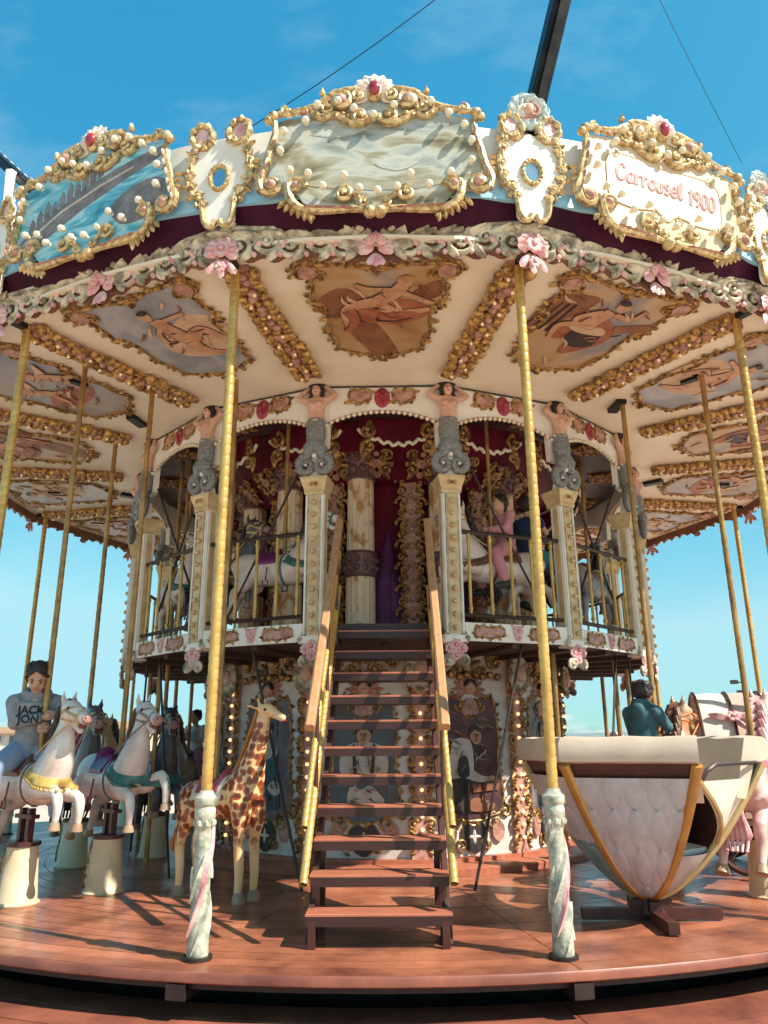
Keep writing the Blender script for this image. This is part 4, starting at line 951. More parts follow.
PL = {0: 'brass pole on carved post at front, between stair and white tub', 15: 'brass pole on carved post at front, before the giraffe', 14: 'brass pole near the left picture edge, behind the hooded rider', 1: 'brass pole rising by the right picture edge over the tub'}
pole['label'] = PL[0]
for k in range(1, 16): copy_tree(pole, Matrix.Translation(P(5.30, VT[k])) @ Matrix.Rotation(R(VT[k]-VT[0]), 4, 'Z'), None, PL.get(k, 'brass pole on the far or outer rim of the platform'))

# ---------------------------------------------------------------- staircase
st = empty('staircase', 'steep open red wooden stair with twisted brass side rails up to the gallery', 'staircase', Matrix.Translation((-.05, 0, 0)))
NT = 11; Y0 = -5.0; run = .152
def cx_(t): return .03*t
for i in range(NT):
    z = .19*(i+1); y = Y0+run*i; t = i/(NT-1); w = .88-.08*t
    b = MB(); b.slab([(cx_(t)-w/2, y), (cx_(t)+w/2, y), (cx_(t)+w/2, y+.25), (cx_(t)-w/2, y+.25)], z-.014, z, .003)
    q = b.build('tread', 'tread', st, smooth=False)
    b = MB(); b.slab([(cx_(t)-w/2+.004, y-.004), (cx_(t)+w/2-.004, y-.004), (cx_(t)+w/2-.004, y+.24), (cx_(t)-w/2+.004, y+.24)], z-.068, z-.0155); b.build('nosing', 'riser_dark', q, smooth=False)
for sx in (-1, 1):
    b = MB(); a = (sx*.435, Y0+.10, .10); c = (sx*.40+.03, Y0+run*NT+.02, .19*NT+.03)
    d = Vector((0, c[1]-a[1], c[2]-a[2]))
    pts = [(sx*.425, Y0+.05, .02), (sx*.425, Y0+.25, .02), (sx*.385+.03, Y0+run*NT+.2, 2.05), (sx*.385+.03, Y0+run*NT-.02, 2.05)]
    for dx in (0,):
        v0 = [b.vv((p[0]-.018, p[1], p[2])) for p in pts]; v1 = [b.vv((p[0]+.018, p[1], p[2])) for p in pts]
        b.ff(v0[::-1]); b.ff(v1)
        for i in range(4): j = (i+1) % 4; b.ff((v0[i], v0[j], v1[j], v1[i]))
    for y, z1 in ((-4.985, .15), (-4.76, .33)): b.box((sx*.40, y, z1/2), (.045, .04, z1))
    b.box((sx*.38, -4.5, .28), (.04, .04, .56)); b.build('stringer', 'dark_wood', st, smooth=False)
    for off, r in ((.16, .026), (.48, .021)):
        b = MB(); p0 = Vector((sx*.455, -5.0, .19+off)); s = 1.25; ln = 1.72; twist(b, p0, p0+Vector((-sx*.05+.03, ln, s*ln)), r*1.05, .055, 1, 12, .18, .009); b.build('rope_rail', 'brass', st)
    b = MB(); b.tube([(sx*.45, -4.99, .17), (sx*.45, -4.99, 1.24)], .016, 8) if 0 else None
    p0 = Vector((sx*.435-.005, -4.95, 1.26)); p1 = Vector((sx*.40+.03, -3.33, 3.10)); dd = (p1-p0).normalized()
    xx = Vector((1, 0, 0)); zz = xx.cross(dd).normalized()
    b.T = Matrix.Translation(p0) @ Matrix((zz.cross(dd), dd, zz)).transposed().to_4x4(); L = (p1-p0).length
    b.slab([(-.032, 0), (.032, 0), (.032, L), (-.032, L)], -.03, .03, .012); b.build('handrail', 'rail_wood', st)
    for t in (.22, .55, .9):
        b = MB(); q = p0.lerp(p1, t); b.tube([q-Vector((0, 0, .04)), q+Vector((0, .0, -.95))], .014, 8); b.build('rail_post', 'dark_wood', st)
b = MB(); b.slab([(-.42, -3.38), (.46, -3.38), (.46, -2.2), (-.42, -2.2)], 2.06, 2.16); b.build('landing', 'riser_dark', st, smooth=False)
from mathutils.bvhtree import BVHTree
mat('horse_white', (0.76, 0.70, 0.64), (0.60, 0.46, 0.40), 5, 0.32, 0, 0.06, 14, coat=0.3)
mat('horse_grey', (0.30, 0.29, 0.30), (0.20, 0.18, 0.19), 6, 0.35, 0, 0.05, 14, coat=0.3)
mat('horse_dark', (0.06, 0.055, 0.06), (0.10, 0.085, 0.085), 6, 0.35, coat=0.3)
mat('horse_brown', (0.42, 0.20, 0.09), (0.52, 0.36, 0.24), 6, 0.35, coat=0.3)
mat('horse_pink', (0.60, 0.34, 0.32), (0.66, 0.48, 0.40), 7, 0.35, coat=0.3)
mat('mane_brown', (0.22, 0.10, 0.05), (0.12, 0.05, 0.03), 12, 0.5, 0, 0.6, 60)
mat('mane_black', (0.02, 0.016, 0.016), (0.05, 0.035, 0.03), 12, 0.5, 0, 0.6, 60)
mat('collar_yellow', (0.54, 0.38, 0.10), (0.34, 0.22, 0.06), 8, 0.4)
mat('harness_green', (0.06, 0.19, 0.17), (0.035, 0.11, 0.105), 8, 0.35)
mat('saddle_purple', (0.19, 0.015, 0.12), (0.11, 0.01, 0.10), 6, 0.35, coat=0.3)
mat('saddle_brown', (0.20, 0.08, 0.04), (0.12, 0.05, 0.03), 6, 0.4)
mat('saddle_pink', (0.50, 0.10, 0.13), (0.40, 0.07, 0.10), 6, 0.4)
mat('bridle_orange', (0.62, 0.22, 0.05), (0.45, 0.14, 0.035), 8, 0.4)
mat('bridle_tan', (0.60, 0.42, 0.20), (0.48, 0.31, 0.13), 8, 0.45)
mat('hoof', (0.42, 0.28, 0.18), (0.30, 0.18, 0.11), 9, 0.35)
mat('muzzle', (0.42, 0.22, 0.20), (0.32, 0.15, 0.14), 9, 0.4)
mat('pedestal', (0.68, 0.55, 0.36), (0.56, 0.43, 0.26), 4, 0.45, 0, 0.05, 12)
def bvh_of(o): return BVHTree.FromPolygons([v.co.copy() for v in o.data.vertices], [tuple(p.vertices) for p in o.data.polygons])
def wrap(mb, bvh, fn, nu, nv, off=.012, offf=None):
    # a sheet that follows a body: fn(u,v) gives (outside point, direction inwards); edges turn down to the body
    G = []
    for i in range(nu+1):
        row = []
        for j in range(nv+1):
            o, d = fn(i/nu, j/nv); h = bvh.ray_cast(Vector(o), Vector(d).normalized())
            if h[0] is None: row.append(None); continue
            e = 0.0 if i in (0, nu) or j in (0, nv) else 1.0
            k = (offf(i/nu, j/nv) if offf else off)*e - .002*(1-e)
            row.append(mb.vv(h[0] - Vector(d).normalized()*k))
        G.append(row)
    for i in range(nu):
        for j in range(nv):
            q = (G[i][j], G[i+1][j], G[i+1][j+1], G[i][j+1])
            if None not in q: mb.ff(q)
def smooth01(t): return t*t*(3-2*t)
def make_horse(name, legs=0):
    o = empty(name, '', 'carousel horse', None)
    b = MB(); Z = (0, 0, 1)
    tr = cat([(-.58,0,.80),(-.50,0,.84),(-.36,0,.85),(-.14,0,.82),(.08,0,.81),(.28,0,.82),(.42,0,.83),(.49,0,.80)], n=4)
    R0 = [.03,.10,.135,.155,.165,.175,.18,.18,.178,.174,.17,.166,.165,.165,.165,.166,.168,.17,.172,.172,.17,.165,.155,.14,.12,.09,.06,.04,.02]
    b.tube(tr, R0[:len(tr)], 18, flat=1.14, up=Z)
    nk = cat([(.34,0,.88),(.43,0,1.02),(.49,0,1.18),(.52,0,1.32),(.535,0,1.42)], n=4); L = len(nk)
    b.tube(nk, [.150-.088*smooth01(min(1, i/L*1.25)) for i in range(L)], 16, flat=1.35, up=(1, 0, .2))
    hd = cat([(.49,0,1.435),(.56,0,1.445),(.66,0,1.415),(.76,0,1.375),(.83,0,1.35),(.86,0,1.34)], n=4)
    hr = [.05,.066,.075,.08,.082,.080,.076,.071,.066,.061,.056,.052,.049,.048,.049,.050,.050,.046,.040,.032,.02]
    b.tube(hd, hr[:len(hd)], 14, flat=1.12, up=Z)
    b.tube([(.60,0,1.37),(.68,0,1.31),(.755,0,1.255),(.785,0,1.25)], [.055,.040,.032,.022], 10)
    for sy in (-1, 1):
        b.tube([(.515,sy*.040,1.48),(.508,sy*.054,1.545),(.525,sy*.058,1.61)], [.030,.028,.006], 8, flat=.6)
        b.ball((.84, sy*.028, 1.355), .024, 8, 6); b.ball((.645, sy*.055, 1.445), .027, 8, 6)
        b.ball((.60, sy*.045, 1.39), .045, 8, 6)
    hooves = []
    def leg(pts, r):
        q = cat(pts, n=3); n = len(q); rr = [r[0]+(r[1]-r[0])*smooth01(min(1, i/(n*.5))) if i < n*.5 else r[1]+(r[2]-r[1])*smooth01((i-n*.5)/(n*.5)) for i in range(n)]
        b.tube(q, rr, 12); b.ball(pts[2] if len(pts) > 3 else pts[1], r[1]*1.12, 9, 6); b.ball(pts[-1], r[2]*1.2, 9, 6); d = (Vector(pts[-1])-Vector(pts[-2])).normalized(); hooves.append((Vector(pts[-1]), d))
    if legs == 0:
        leg([(.36,.10,.78),(.50,.11,.72),(.64,.115,.69),(.675,.115,.60),(.665,.115,.50)], (.095,.046,.028))
        leg([(.36,-.10,.78),(.52,-.11,.76),(.67,-.115,.74),(.715,-.115,.64),(.70,-.115,.53)], (.095,.046,.028))
    else:
        leg([(.36,.10,.78),(.54,.11,.78),(.76,.115,.86),(.86,.115,.76),(.87,.115,.64)], (.095,.046,.028))
        leg([(.36,-.10,.78),(.48,-.11,.70),(.62,-.115,.68),(.66,-.115,.57),(.655,-.115,.46)], (.095,.046,.028))
    for sy in (-1, 1): leg([(-.42,sy*.09,.80),(-.36,sy*.115,.66),(-.56-.04*sy,sy*.12,.56),(-.60-.06*sy,sy*.12,.42),(-.66-.06*sy,sy*.12,.31)], (.13,.050,.029))
    bd = fuse(b.build('body', 'horse_white', o), .013, 5); bv = bvh_of(bd)
    for p, d in hooves:
        h = MB(); h.tube([p+d*.015, p+d*.03, p+d*.075], [.036,.042,.052], 10); h.build('hoof', 'hoof', o)
    h = MB(); rnd = random.Random(5)
    for i in range(16):
        t = i/15; q = nk[int(t*(len(nk)-1))]; base = Vector((q.x-.165+.11*t, 0, q.z+.05+.02*t)); sy = 1 if i % 2 else -.6
        h.tube([base+Vector((.03, 0, .03)), base+Vector((-.03, .05*sy, .0)), base+Vector((-.05, .085*sy, -.08)), base+Vector((-.03+rnd.uniform(-.02, .02), .09*sy, -.17))], [.026,.032,.026,.006], 6)
    for sy in (-1, 1): h.tube([(.50,sy*.01,1.50),(.58,sy*.02,1.515),(.64,sy*.02,1.485)], [.026,.022,.006], 6)
    h.build('mane', 'mane_black', o)
    h = MB()
    for k in range(5): y = (k-2)*.022; h.tube(cat([(-.56,y*.4,.86),(-.68,y,.82),(-.74,y*1.3,.66),(-.70,y*1.6,.50),(-.76,y*1.5,.40)], n=4), [.028+.01*sin(i*.6) if i < 13 else .012 for i in range(17)], 7)
    h.build('tail', 'mane_black', o)
    h = MB()
    def sad(u, v): a = R(-68+136*v); x = -.22+.30*u; return ((x, sin(a), .80+cos(a)), (0, -sin(a), -cos(a)))
    def sof(u, v): w = max(0, 1-((v-.5)/.24)**2); return .018+.02*w+w*(.075*smooth01(max(0, (.25-u)/.25))+.05*smooth01(max(0, (u-.78)/.22)))
    wrap(h, bv, sad, 14, 18, .02, sof)
    for sy in (-1, 1): h.tube([(-.02, sy*.19, .82), (-.02, sy*.21, .66)], .009, 5); h.tube([(x-.02, sy*.215, z) for x, z in ((-.035,.66),(-.035,.60),(.035,.60),(.035,.66))], .010, 5)
    h.build('saddle', 'saddle_brown', o)
    h = MB()
    def col(u, v): a = R(-112+224*v); z = .865-.055*cos(a)+.10*(u-.5)+.06*(1-cos(a))*.5; return ((.26+cos(a), sin(a), z), (-cos(a), -sin(a), 0))
    wrap(h, bv, col, 4, 40, .014)
    for i in range(41):
        q, d = col(0, i/40); hh = bv.ray_cast(Vector(q), Vector(d))
        if hh[0]: h.ball(hh[0]-Vector(d)*.006, .016, 6, 4); 
    h.build('breast_collar', 'collar_yellow', o)
    h = MB()
    def grt(u, v): a = R(360*v); x = .12+.05*u; return ((x, sin(a), .81+cos(a)), (0, -sin(a), -cos(a)))
    wrap(h, bv, grt, 2, 36, .010)
    h.build('girth', 'saddle_brown', o)
    h = MB()
    def strap(cx, cz, nx, nz, w):
        n = Vector((nx, 0, nz)).normalized(); t = Vector((-n.z, 0, n.x))
        def f(u, v): a = 2*pi*v; d = t*cos(a)+Vector((0, 1, 0))*sin(a); return (Vector((cx, 0, cz))+n*w*(u-.5)+d*.25, -d)
        wrap(h, bv, f, 2, 24, .007)
    strap(.755, 1.372, 1, -.35, .035); strap(.585, 1.43, .25, -1, .035); strap(.53, 1.36, .2, 1, .03)
    for sy in (-1, 1): h.tube([(.755, sy*.062, 1.37), (.60, sy*.085, 1.43)], .009, 5); h.tube([(.76, sy*.06, 1.35), (.56, sy*.10, 1.24), (.30, sy*.14, 1.06), (.10, sy*.05, 1.05)], .008, 5)
    h.build('bridle', 'bridle_tan', o)
    for sy in (-1, 1): h = MB(); h.ball((.648, sy*.076, 1.448), .015, 8, 6); h.build('eye', 'eye', o)
    h = MB(); h.ball((.775, 0, 1.292), .034, 8, 6, (1.3, .9, .6)); 
    for sy in (-1, 1): h.ball((.868, sy*.026, 1.36), .010, 6, 4)
    h.build('mouth', 'mouth', o)
    h = MB(); h.ball((.842, 0, 1.350), .047, 10, 8, (.75, 1.08, 1.0)); h.build('muzzle', 'muzzle', o)
    h = MB(); twist(h, (.10, 0, .70), (.10, 0, 4.52), .025, .10, 1, 10, .14, .016); h.build('horse_pole', 'brass_dull', o)
    h = MB(); h.lathe([(.165,0),(.170,.012),(.155,.022),(.148,.03),(.115,.415)], 20); pd = h.build('pedestal', 'pedestal', o)
    h = MB(); h.lathe([(.125,.415),(.132,.42),(.132,.445),(.10,.45)], 20)
    for x in (-.05, .07): h.box((x, 0, .56), (.045, .05, .26))
    h.box((.01, 0, .63), (.26, .07, .03)); h.build('pedestal_cap', 'dark_wood', pd)
    h = MB(); h.T = Matrix.Translation((0, -.15, .04)) @ Matrix.Rotation(R(90-5), 4, 'X')
    ol = blob([(-.045,.03),(-.05,.12),(-.035,.2),(-.045,.28),(-.03,.345),(0,.335),(.03,.345),(.045,.28),(.035,.2),(.05,.12),(.045,.03),(0,.015)], 3)
    h.slab(ol, -.03, .006); h.mi = 1; frame_line(h, ol, .007, .006, .05, 1)
    og = h.build('pedestal_ornament', ['stone_relief', 'gold_old'], pd); og.matrix_local = Matrix.Rotation(R(-35), 4, 'Z')
    return o
HA = make_horse('carousel_horse', 0); HB = make_horse('carousel_horse', 1)
def dress(o, body=None, mane=None, saddle=None, collar=None, bridle=None):
    for c in o.children:
        n = c.name.split('.')[0]; v = {'body': body, 'mane': mane, 'tail': mane, 'saddle': saddle, 'girth': collar, 'breast_collar': collar, 'bridle': bridle}.get(n)
        if v: setmat(c, v)
    return o
def drop(o, names):
    for c in list(o.children):
        if c.name.split('.')[0] in names:
            for d in list(c.children): bpy.data.objects.remove(d)
            bpy.data.objects.remove(c)
def horse(src, label, M, use=False, up=False, **kw):
    o = src if use else copy_tree(src, M, None, label)
    if use: o.matrix_local = M; o['label'] = label
    dress(o, **kw)
    if up: drop(o, ('pedestal',))
    return o
UPZ = 2.15; S8 = Matrix.Scale(.84, 4)
# copies first, then the two originals take their own places
H3 = horse(HA, 'near black carousel horse behind the two white horses, with small magenta child', stand(3.62, -61, 0), body='horse_dark', mane='mane_black', saddle='saddle_purple', collar='saddle_pink')
H4 = horse(HA, 'dark grey carousel horse with its head beside the green harnessed white horse', stand(2.78, -66, 0), body='horse_dark', mane='mane_black', saddle='saddle_brown', collar='harness_green')
H5 = horse(HB, 'pink carousel horse on the far left carrying a child in white', stand(2.80, -107, 0), body='horse_pink', mane='mane_brown', saddle='saddle_pink', collar='bridle_tan')
H6 = horse(HB, 'brown carousel horse with orange bridle ridden by the boy in teal', stand(3.70, 40, -.02), body='horse_brown', mane='mane_brown', saddle='saddle_brown', collar='bridle_tan', bridle='bridle_orange')
H7 = horse(HA, 'pink and white carousel horse on cream pedestal at the right picture edge', stand(4.57, 40.5, 0, 12), body='horse_pink', mane='rose', saddle='saddle_pink', collar='collar_yellow')
H8 = horse(HA, 'white carousel horse in green harness on the gallery left of the stair', stand(2.72, -24, UPZ) @ S8, up=True, collar='harness_green', saddle='saddle_purple', bridle='harness_green')
H9 = horse(HB, 'dark carousel horse on the gallery, behind the front left brass pole', stand(2.62, -42, UPZ) @ S8, up=True, body='horse_dark', mane='mane_black', collar='bridle_tan')
H10 = horse(HB, 'white carousel horse on the gallery carrying the child in pink', stand(2.72, 25, UPZ, 180) @ S8, up=True, collar='saddle_brown', saddle='saddle_brown')
H11 = horse(HA, 'white carousel horse with red saddle on the gallery, ridden in teal shorts', stand(2.55, 38, UPZ) @ S8, up=True, collar='saddle_pink', saddle='rose_deep')
H12 = horse(HB, 'grey carousel horse at the far right of the gallery', stand(2.72, 57, UPZ) @ S8, up=True, body='horse_grey', mane='mane_black', collar='harness_green')
H13 = horse(HA, 'white carousel horse at the far left of the gallery', stand(2.72, -63, UPZ) @ S8, up=True, collar='harness_green')
H14 = horse(HA, 'brown carousel horse far back on the left side of the platform', stand(4.4, -118, 0), body='horse_brown', mane='mane_black', saddle='saddle_purple', collar='harness_green')
H2 = horse(HB, 'white carousel horse with green harness, purple saddle and raised forelegs', stand(3.93, -36.6, 0, -10), use=True, mane='mane_brown', collar='harness_green', saddle='saddle_purple', bridle='horse_grey')
H1 = horse(HA, 'white carousel horse with yellow breast collar, ridden by person in grey hoodie', stand(4.60, -38.2, 0, 0), use=True, saddle='saddle_brown')
for h_ in (H1, H2):
    for c in h_.children:
        if c.name.split('.')[0] not in ('pedestal', 'horse_pole'): c.scale = (.87,)*3; c.location.z += .175

# ---------------------------------------------------------------- giraffe
gz = mat('giraffe_coat', (0.88, 0.52, 0.21), (0.84, 0.58, 0.32), 5, 0.4, coat=0.25)
nt = gz.node_tree; L = nt.links; bs = nt.nodes['Principled BSDF']; old = bs.inputs['Base Color'].links[0].from_socket
tc = nt.nodes.new('ShaderNodeTexCoord'); vo = nt.nodes.new('ShaderNodeTexVoronoi'); vo.inputs['Scale'].default_value = 16; vo.inputs['Randomness'].default_value = .6
ns = nt.nodes.new('ShaderNodeTexNoise'); ns.inputs['Scale'].default_value = 26; va = nt.nodes.new('ShaderNodeVectorMath'); va.operation = 'MULTIPLY_ADD'; va.inputs[1].default_value = (.03, .03, .03)
L.new(tc.outputs['Object'], ns.inputs['Vector']); L.new(ns.outputs['Color'], va.inputs[0]); L.new(tc.outputs['Object'], va.inputs[2]); L.new(va.outputs[0], vo.inputs['Vector'])
mr = nt.nodes.new('ShaderNodeMapRange'); mr.inputs[1].default_value = .50; mr.inputs[2].default_value = .58; mr.inputs[3].default_value = 1; mr.inputs[4].default_value = 0; L.new(vo.outputs['Distance'], mr.inputs[0])
sx_ = nt.nodes.new('ShaderNodeSeparateXYZ'); L.new(tc.outputs['Object'], sx_.inputs[0]); m2 = nt.nodes.new('ShaderNodeMapRange'); m2.inputs[1].default_value = .30; m2.inputs[2].default_value = .50; L.new(sx_.outputs['Z'], m2.inputs[0])
m3 = nt.nodes.new('ShaderNodeMapRange'); m3.inputs[1].default_value = 1.40; m3.inputs[2].default_value = 1.32; L.new(sx_.outputs['Z'], m3.inputs[0])
mu = nt.nodes.new('ShaderNodeMath'); mu.operation = 'MULTIPLY'; L.new(mr.outputs[0], mu.inputs[0]); L.new(m2.outputs[0], mu.inputs[1]); mv = nt.nodes.new('ShaderNodeMath'); mv.operation = 'MULTIPLY'; L.new(mu.outputs[0], mv.inputs[0]); L.new(m3.outputs[0], mv.inputs[1])
mr2 = nt.nodes.new('ShaderNodeMapRange'); mr2.inputs[1].default_value = .2; mr2.inputs[2].default_value = .62; L.new(vo.outputs['Distance'], mr2.inputs[0])
sp = nt.nodes.new('ShaderNodeMix'); sp.data_type = 'RGBA'; sp.inputs[6].default_value = (.19, .032, .016, 1); sp.inputs[7].default_value = (.46, .13, .03, 1); L.new(mr2.outputs[0], sp.inputs[0])
mx = nt.nodes.new('ShaderNodeMix'); mx.data_type = 'RGBA'; L.new(mv.outputs[0], mx.inputs[0]); L.new(old, mx.inputs[6]); L.new(sp.outputs[2], mx.inputs[7]); L.new(mx.outputs[2], bs.inputs['Base Color'])
gi = empty('giraffe', 'carved spotted giraffe with pink saddle standing left of the stair', 'carousel giraffe', stand(3.66, -21.8, 0, -12))
b = MB(); Zu = (0, 0, 1)
b.tube(cat([(-.42,0,.68),(-.34,0,.72),(-.16,0,.72),(.06,0,.74),(.24,0,.78),(.33,0,.80),(.38,0,.78)], n=3), [.03,.08,.11,.125,.13,.13,.13,.132,.135,.14,.145,.15,.15,.145,.135,.12,.09,.05,.03], 14, flat=1.15, up=Zu)
b.tube(cat([(.26,0,.80),(.32,0,.95),(.37,0,1.10),(.41,0,1.25),(.435,0,1.36),(.445,0,1.41)], n=4), [.150,.14,.128,.115,.103,.094,.086,.080,.075,.070,.065,.061,.058,.055,.052,.050,.048,.046,.045,.044,.042], 14, flat=1.25, up=(1, 0, 0))
b.tube(cat([(.41,0,1.41),(.47,0,1.425),(.55,0,1.395),(.62,0,1.365),(.66,0,1.35)], n=3), [.045,.052,.056,.056,.052,.046,.041,.037,.035,.034,.033,.030,.018], 12, up=Zu)
gh = []
for sy in (-1, 1):
    b.tube([(.42,sy*.03,1.44),(.405,sy*.04,1.50)], [.016,.010], 8); b.ball((.404, sy*.04, 1.505), .016, 7, 5)
    b.tube([(.41,sy*.045,1.43),(.37,sy*.10,1.455),(.345,sy*.125,1.455)], [.016,.026,.006], 8, flat=.5); b.ball((.49, sy*.045, 1.42), .02, 7, 5)
    f = [(.30,sy*.08,.74),(.31,sy*.085,.56),(.30,sy*.085,.42),(.315,sy*.085,.22),(.31,sy*.085,.06)]; h_ = [(-.32,sy*.08,.70),(-.27,sy*.09,.58),(-.36,sy*.09,.40),(-.345,sy*.09,.22),(-.345,sy*.09,.06)]
    for q in (f, h_): c_ = cat(q, n=3); b.tube(c_, [.095-.052*smooth01(min(1, i/6)) if i < 7 else .043-.012*smooth01((i-6)/6) for i in range(len(c_))], 11); b.ball(q[2], .046, 8, 6); gh.append(q[-1])
gb = fuse(b.build('body', 'giraffe_coat', gi), .011, 4); bv = bvh_of(gb)
for p in gh: h = MB(); h.lathe([(.052,0),(.05,.02),(.036,.075)], 10, (p[0]+.008, p[1], 0)); h.build('hoof', 'hoof', gi)
h = MB(); h.tube(cat([(-.41,0,.74),(-.48,0,.66),(-.51,0,.52),(-.53,0,.42)], n=3), .014, 7); h.build('tail', 'giraffe_coat', gi)
h = MB(); h.tube([(-.53,0,.43),(-.545,0,.38),(-.55,0,.30)], [.016,.032,.008], 8); h.build('tail_tuft', 'bridle_orange', gi)
h = MB(); wrap(h, bv, lambda u, v: ((-.20+.30*u, sin(R(-70+140*v)), .72+cos(R(-70+140*v))), (0, -sin(R(-70+140*v)), -cos(R(-70+140*v)))), 12, 16, .02, lambda u, v: .015+max(0, 1-((v-.5)/.28)**2)*(.10*smooth01(max(0, (.22-u)/.22))+.07*smooth01(max(0, (u-.75)/.25)))); h.build('saddle', 'saddle_pink', gi)
h = MB(); wrap(h, bv, lambda u, v: ((-.24+.38*u, sin(R(-90+180*v)), .72+cos(R(-90+180*v))), (0, -sin(R(-90+180*v)), -cos(R(-90+180*v)))), 10, 16, .008); h.build('saddle_blanket', 'cream_board', gi)
for sy in (-1, 1): h = MB(); h.ball((.50, sy*.062, 1.425), .012, 7, 5); h.build('eye', 'eye', gi)
h = MB(); h.ball((.665, 0, 1.335), .012, 6, 4, (.6, 1.8, .5)); h.build('mouth', 'gem', gi)
h = MB(); h.tube(cat([(.12,0,.93),(.20,0,1.05),(.27,0,1.2),(.33,0,1.33),(.36,0,1.42)], n=3), .018, 6); h.build('mane', 'bridle_orange', gi)
h = MB(); h.tube([(-.08, .0, .80), (-.08, 0, 4.52)], .022, 8); h.build('ride_pole', 'brass_dull', gi)
# ---------------------------------------------------------------- people
mat('hoodie_grey', (0.29, 0.295, 0.31), (0.20, 0.205, 0.22), 14, 0.85, 0, 0.35, 16)
mat('jeans_pale', (0.30, 0.38, 0.52), (0.20, 0.27, 0.40), 8, 0.85, 0, 0.3, 16)
mat('cloth_teal', (0.055, 0.15, 0.17), (0.035, 0.10, 0.12), 8, 0.75, 0, 0.4, 14)
mat('cloth_pink', (0.62, 0.27, 0.30), (0.50, 0.20, 0.23), 8, 0.85, 0, 0.3, 16)
mat('cloth_magenta', (0.30, 0.03, 0.14), (0.22, 0.02, 0.10), 8, 0.8, 0, 0.3, 16)
mat('cloth_white', (0.66, 0.65, 0.64), (0.55, 0.54, 0.53), 8, 0.85, 0, 0.3, 16)
mat('cloth_navy', (0.02, 0.04, 0.11), (0.015, 0.03, 0.08), 8, 0.8, 0, 0.3, 16)
mat('shorts_teal', (0.05, 0.22, 0.27), (0.035, 0.17, 0.21), 8, 0.8, 0, 0.3, 16)
mat('cloth_dark', (0.03, 0.03, 0.035), (0.05, 0.05, 0.055), 8, 0.8, 0, 0.3, 16)
mat('shoe', (0.02, 0.02, 0.022), (0.05, 0.05, 0.05), 8, 0.6)
mat('print_black', (0.015, 0.015, 0.018), rough=0.7)
mat('eye_white', (0.70, 0.66, 0.62), rough=0.3)
mat('lip', (0.42, 0.17, 0.14), rough=0.5)
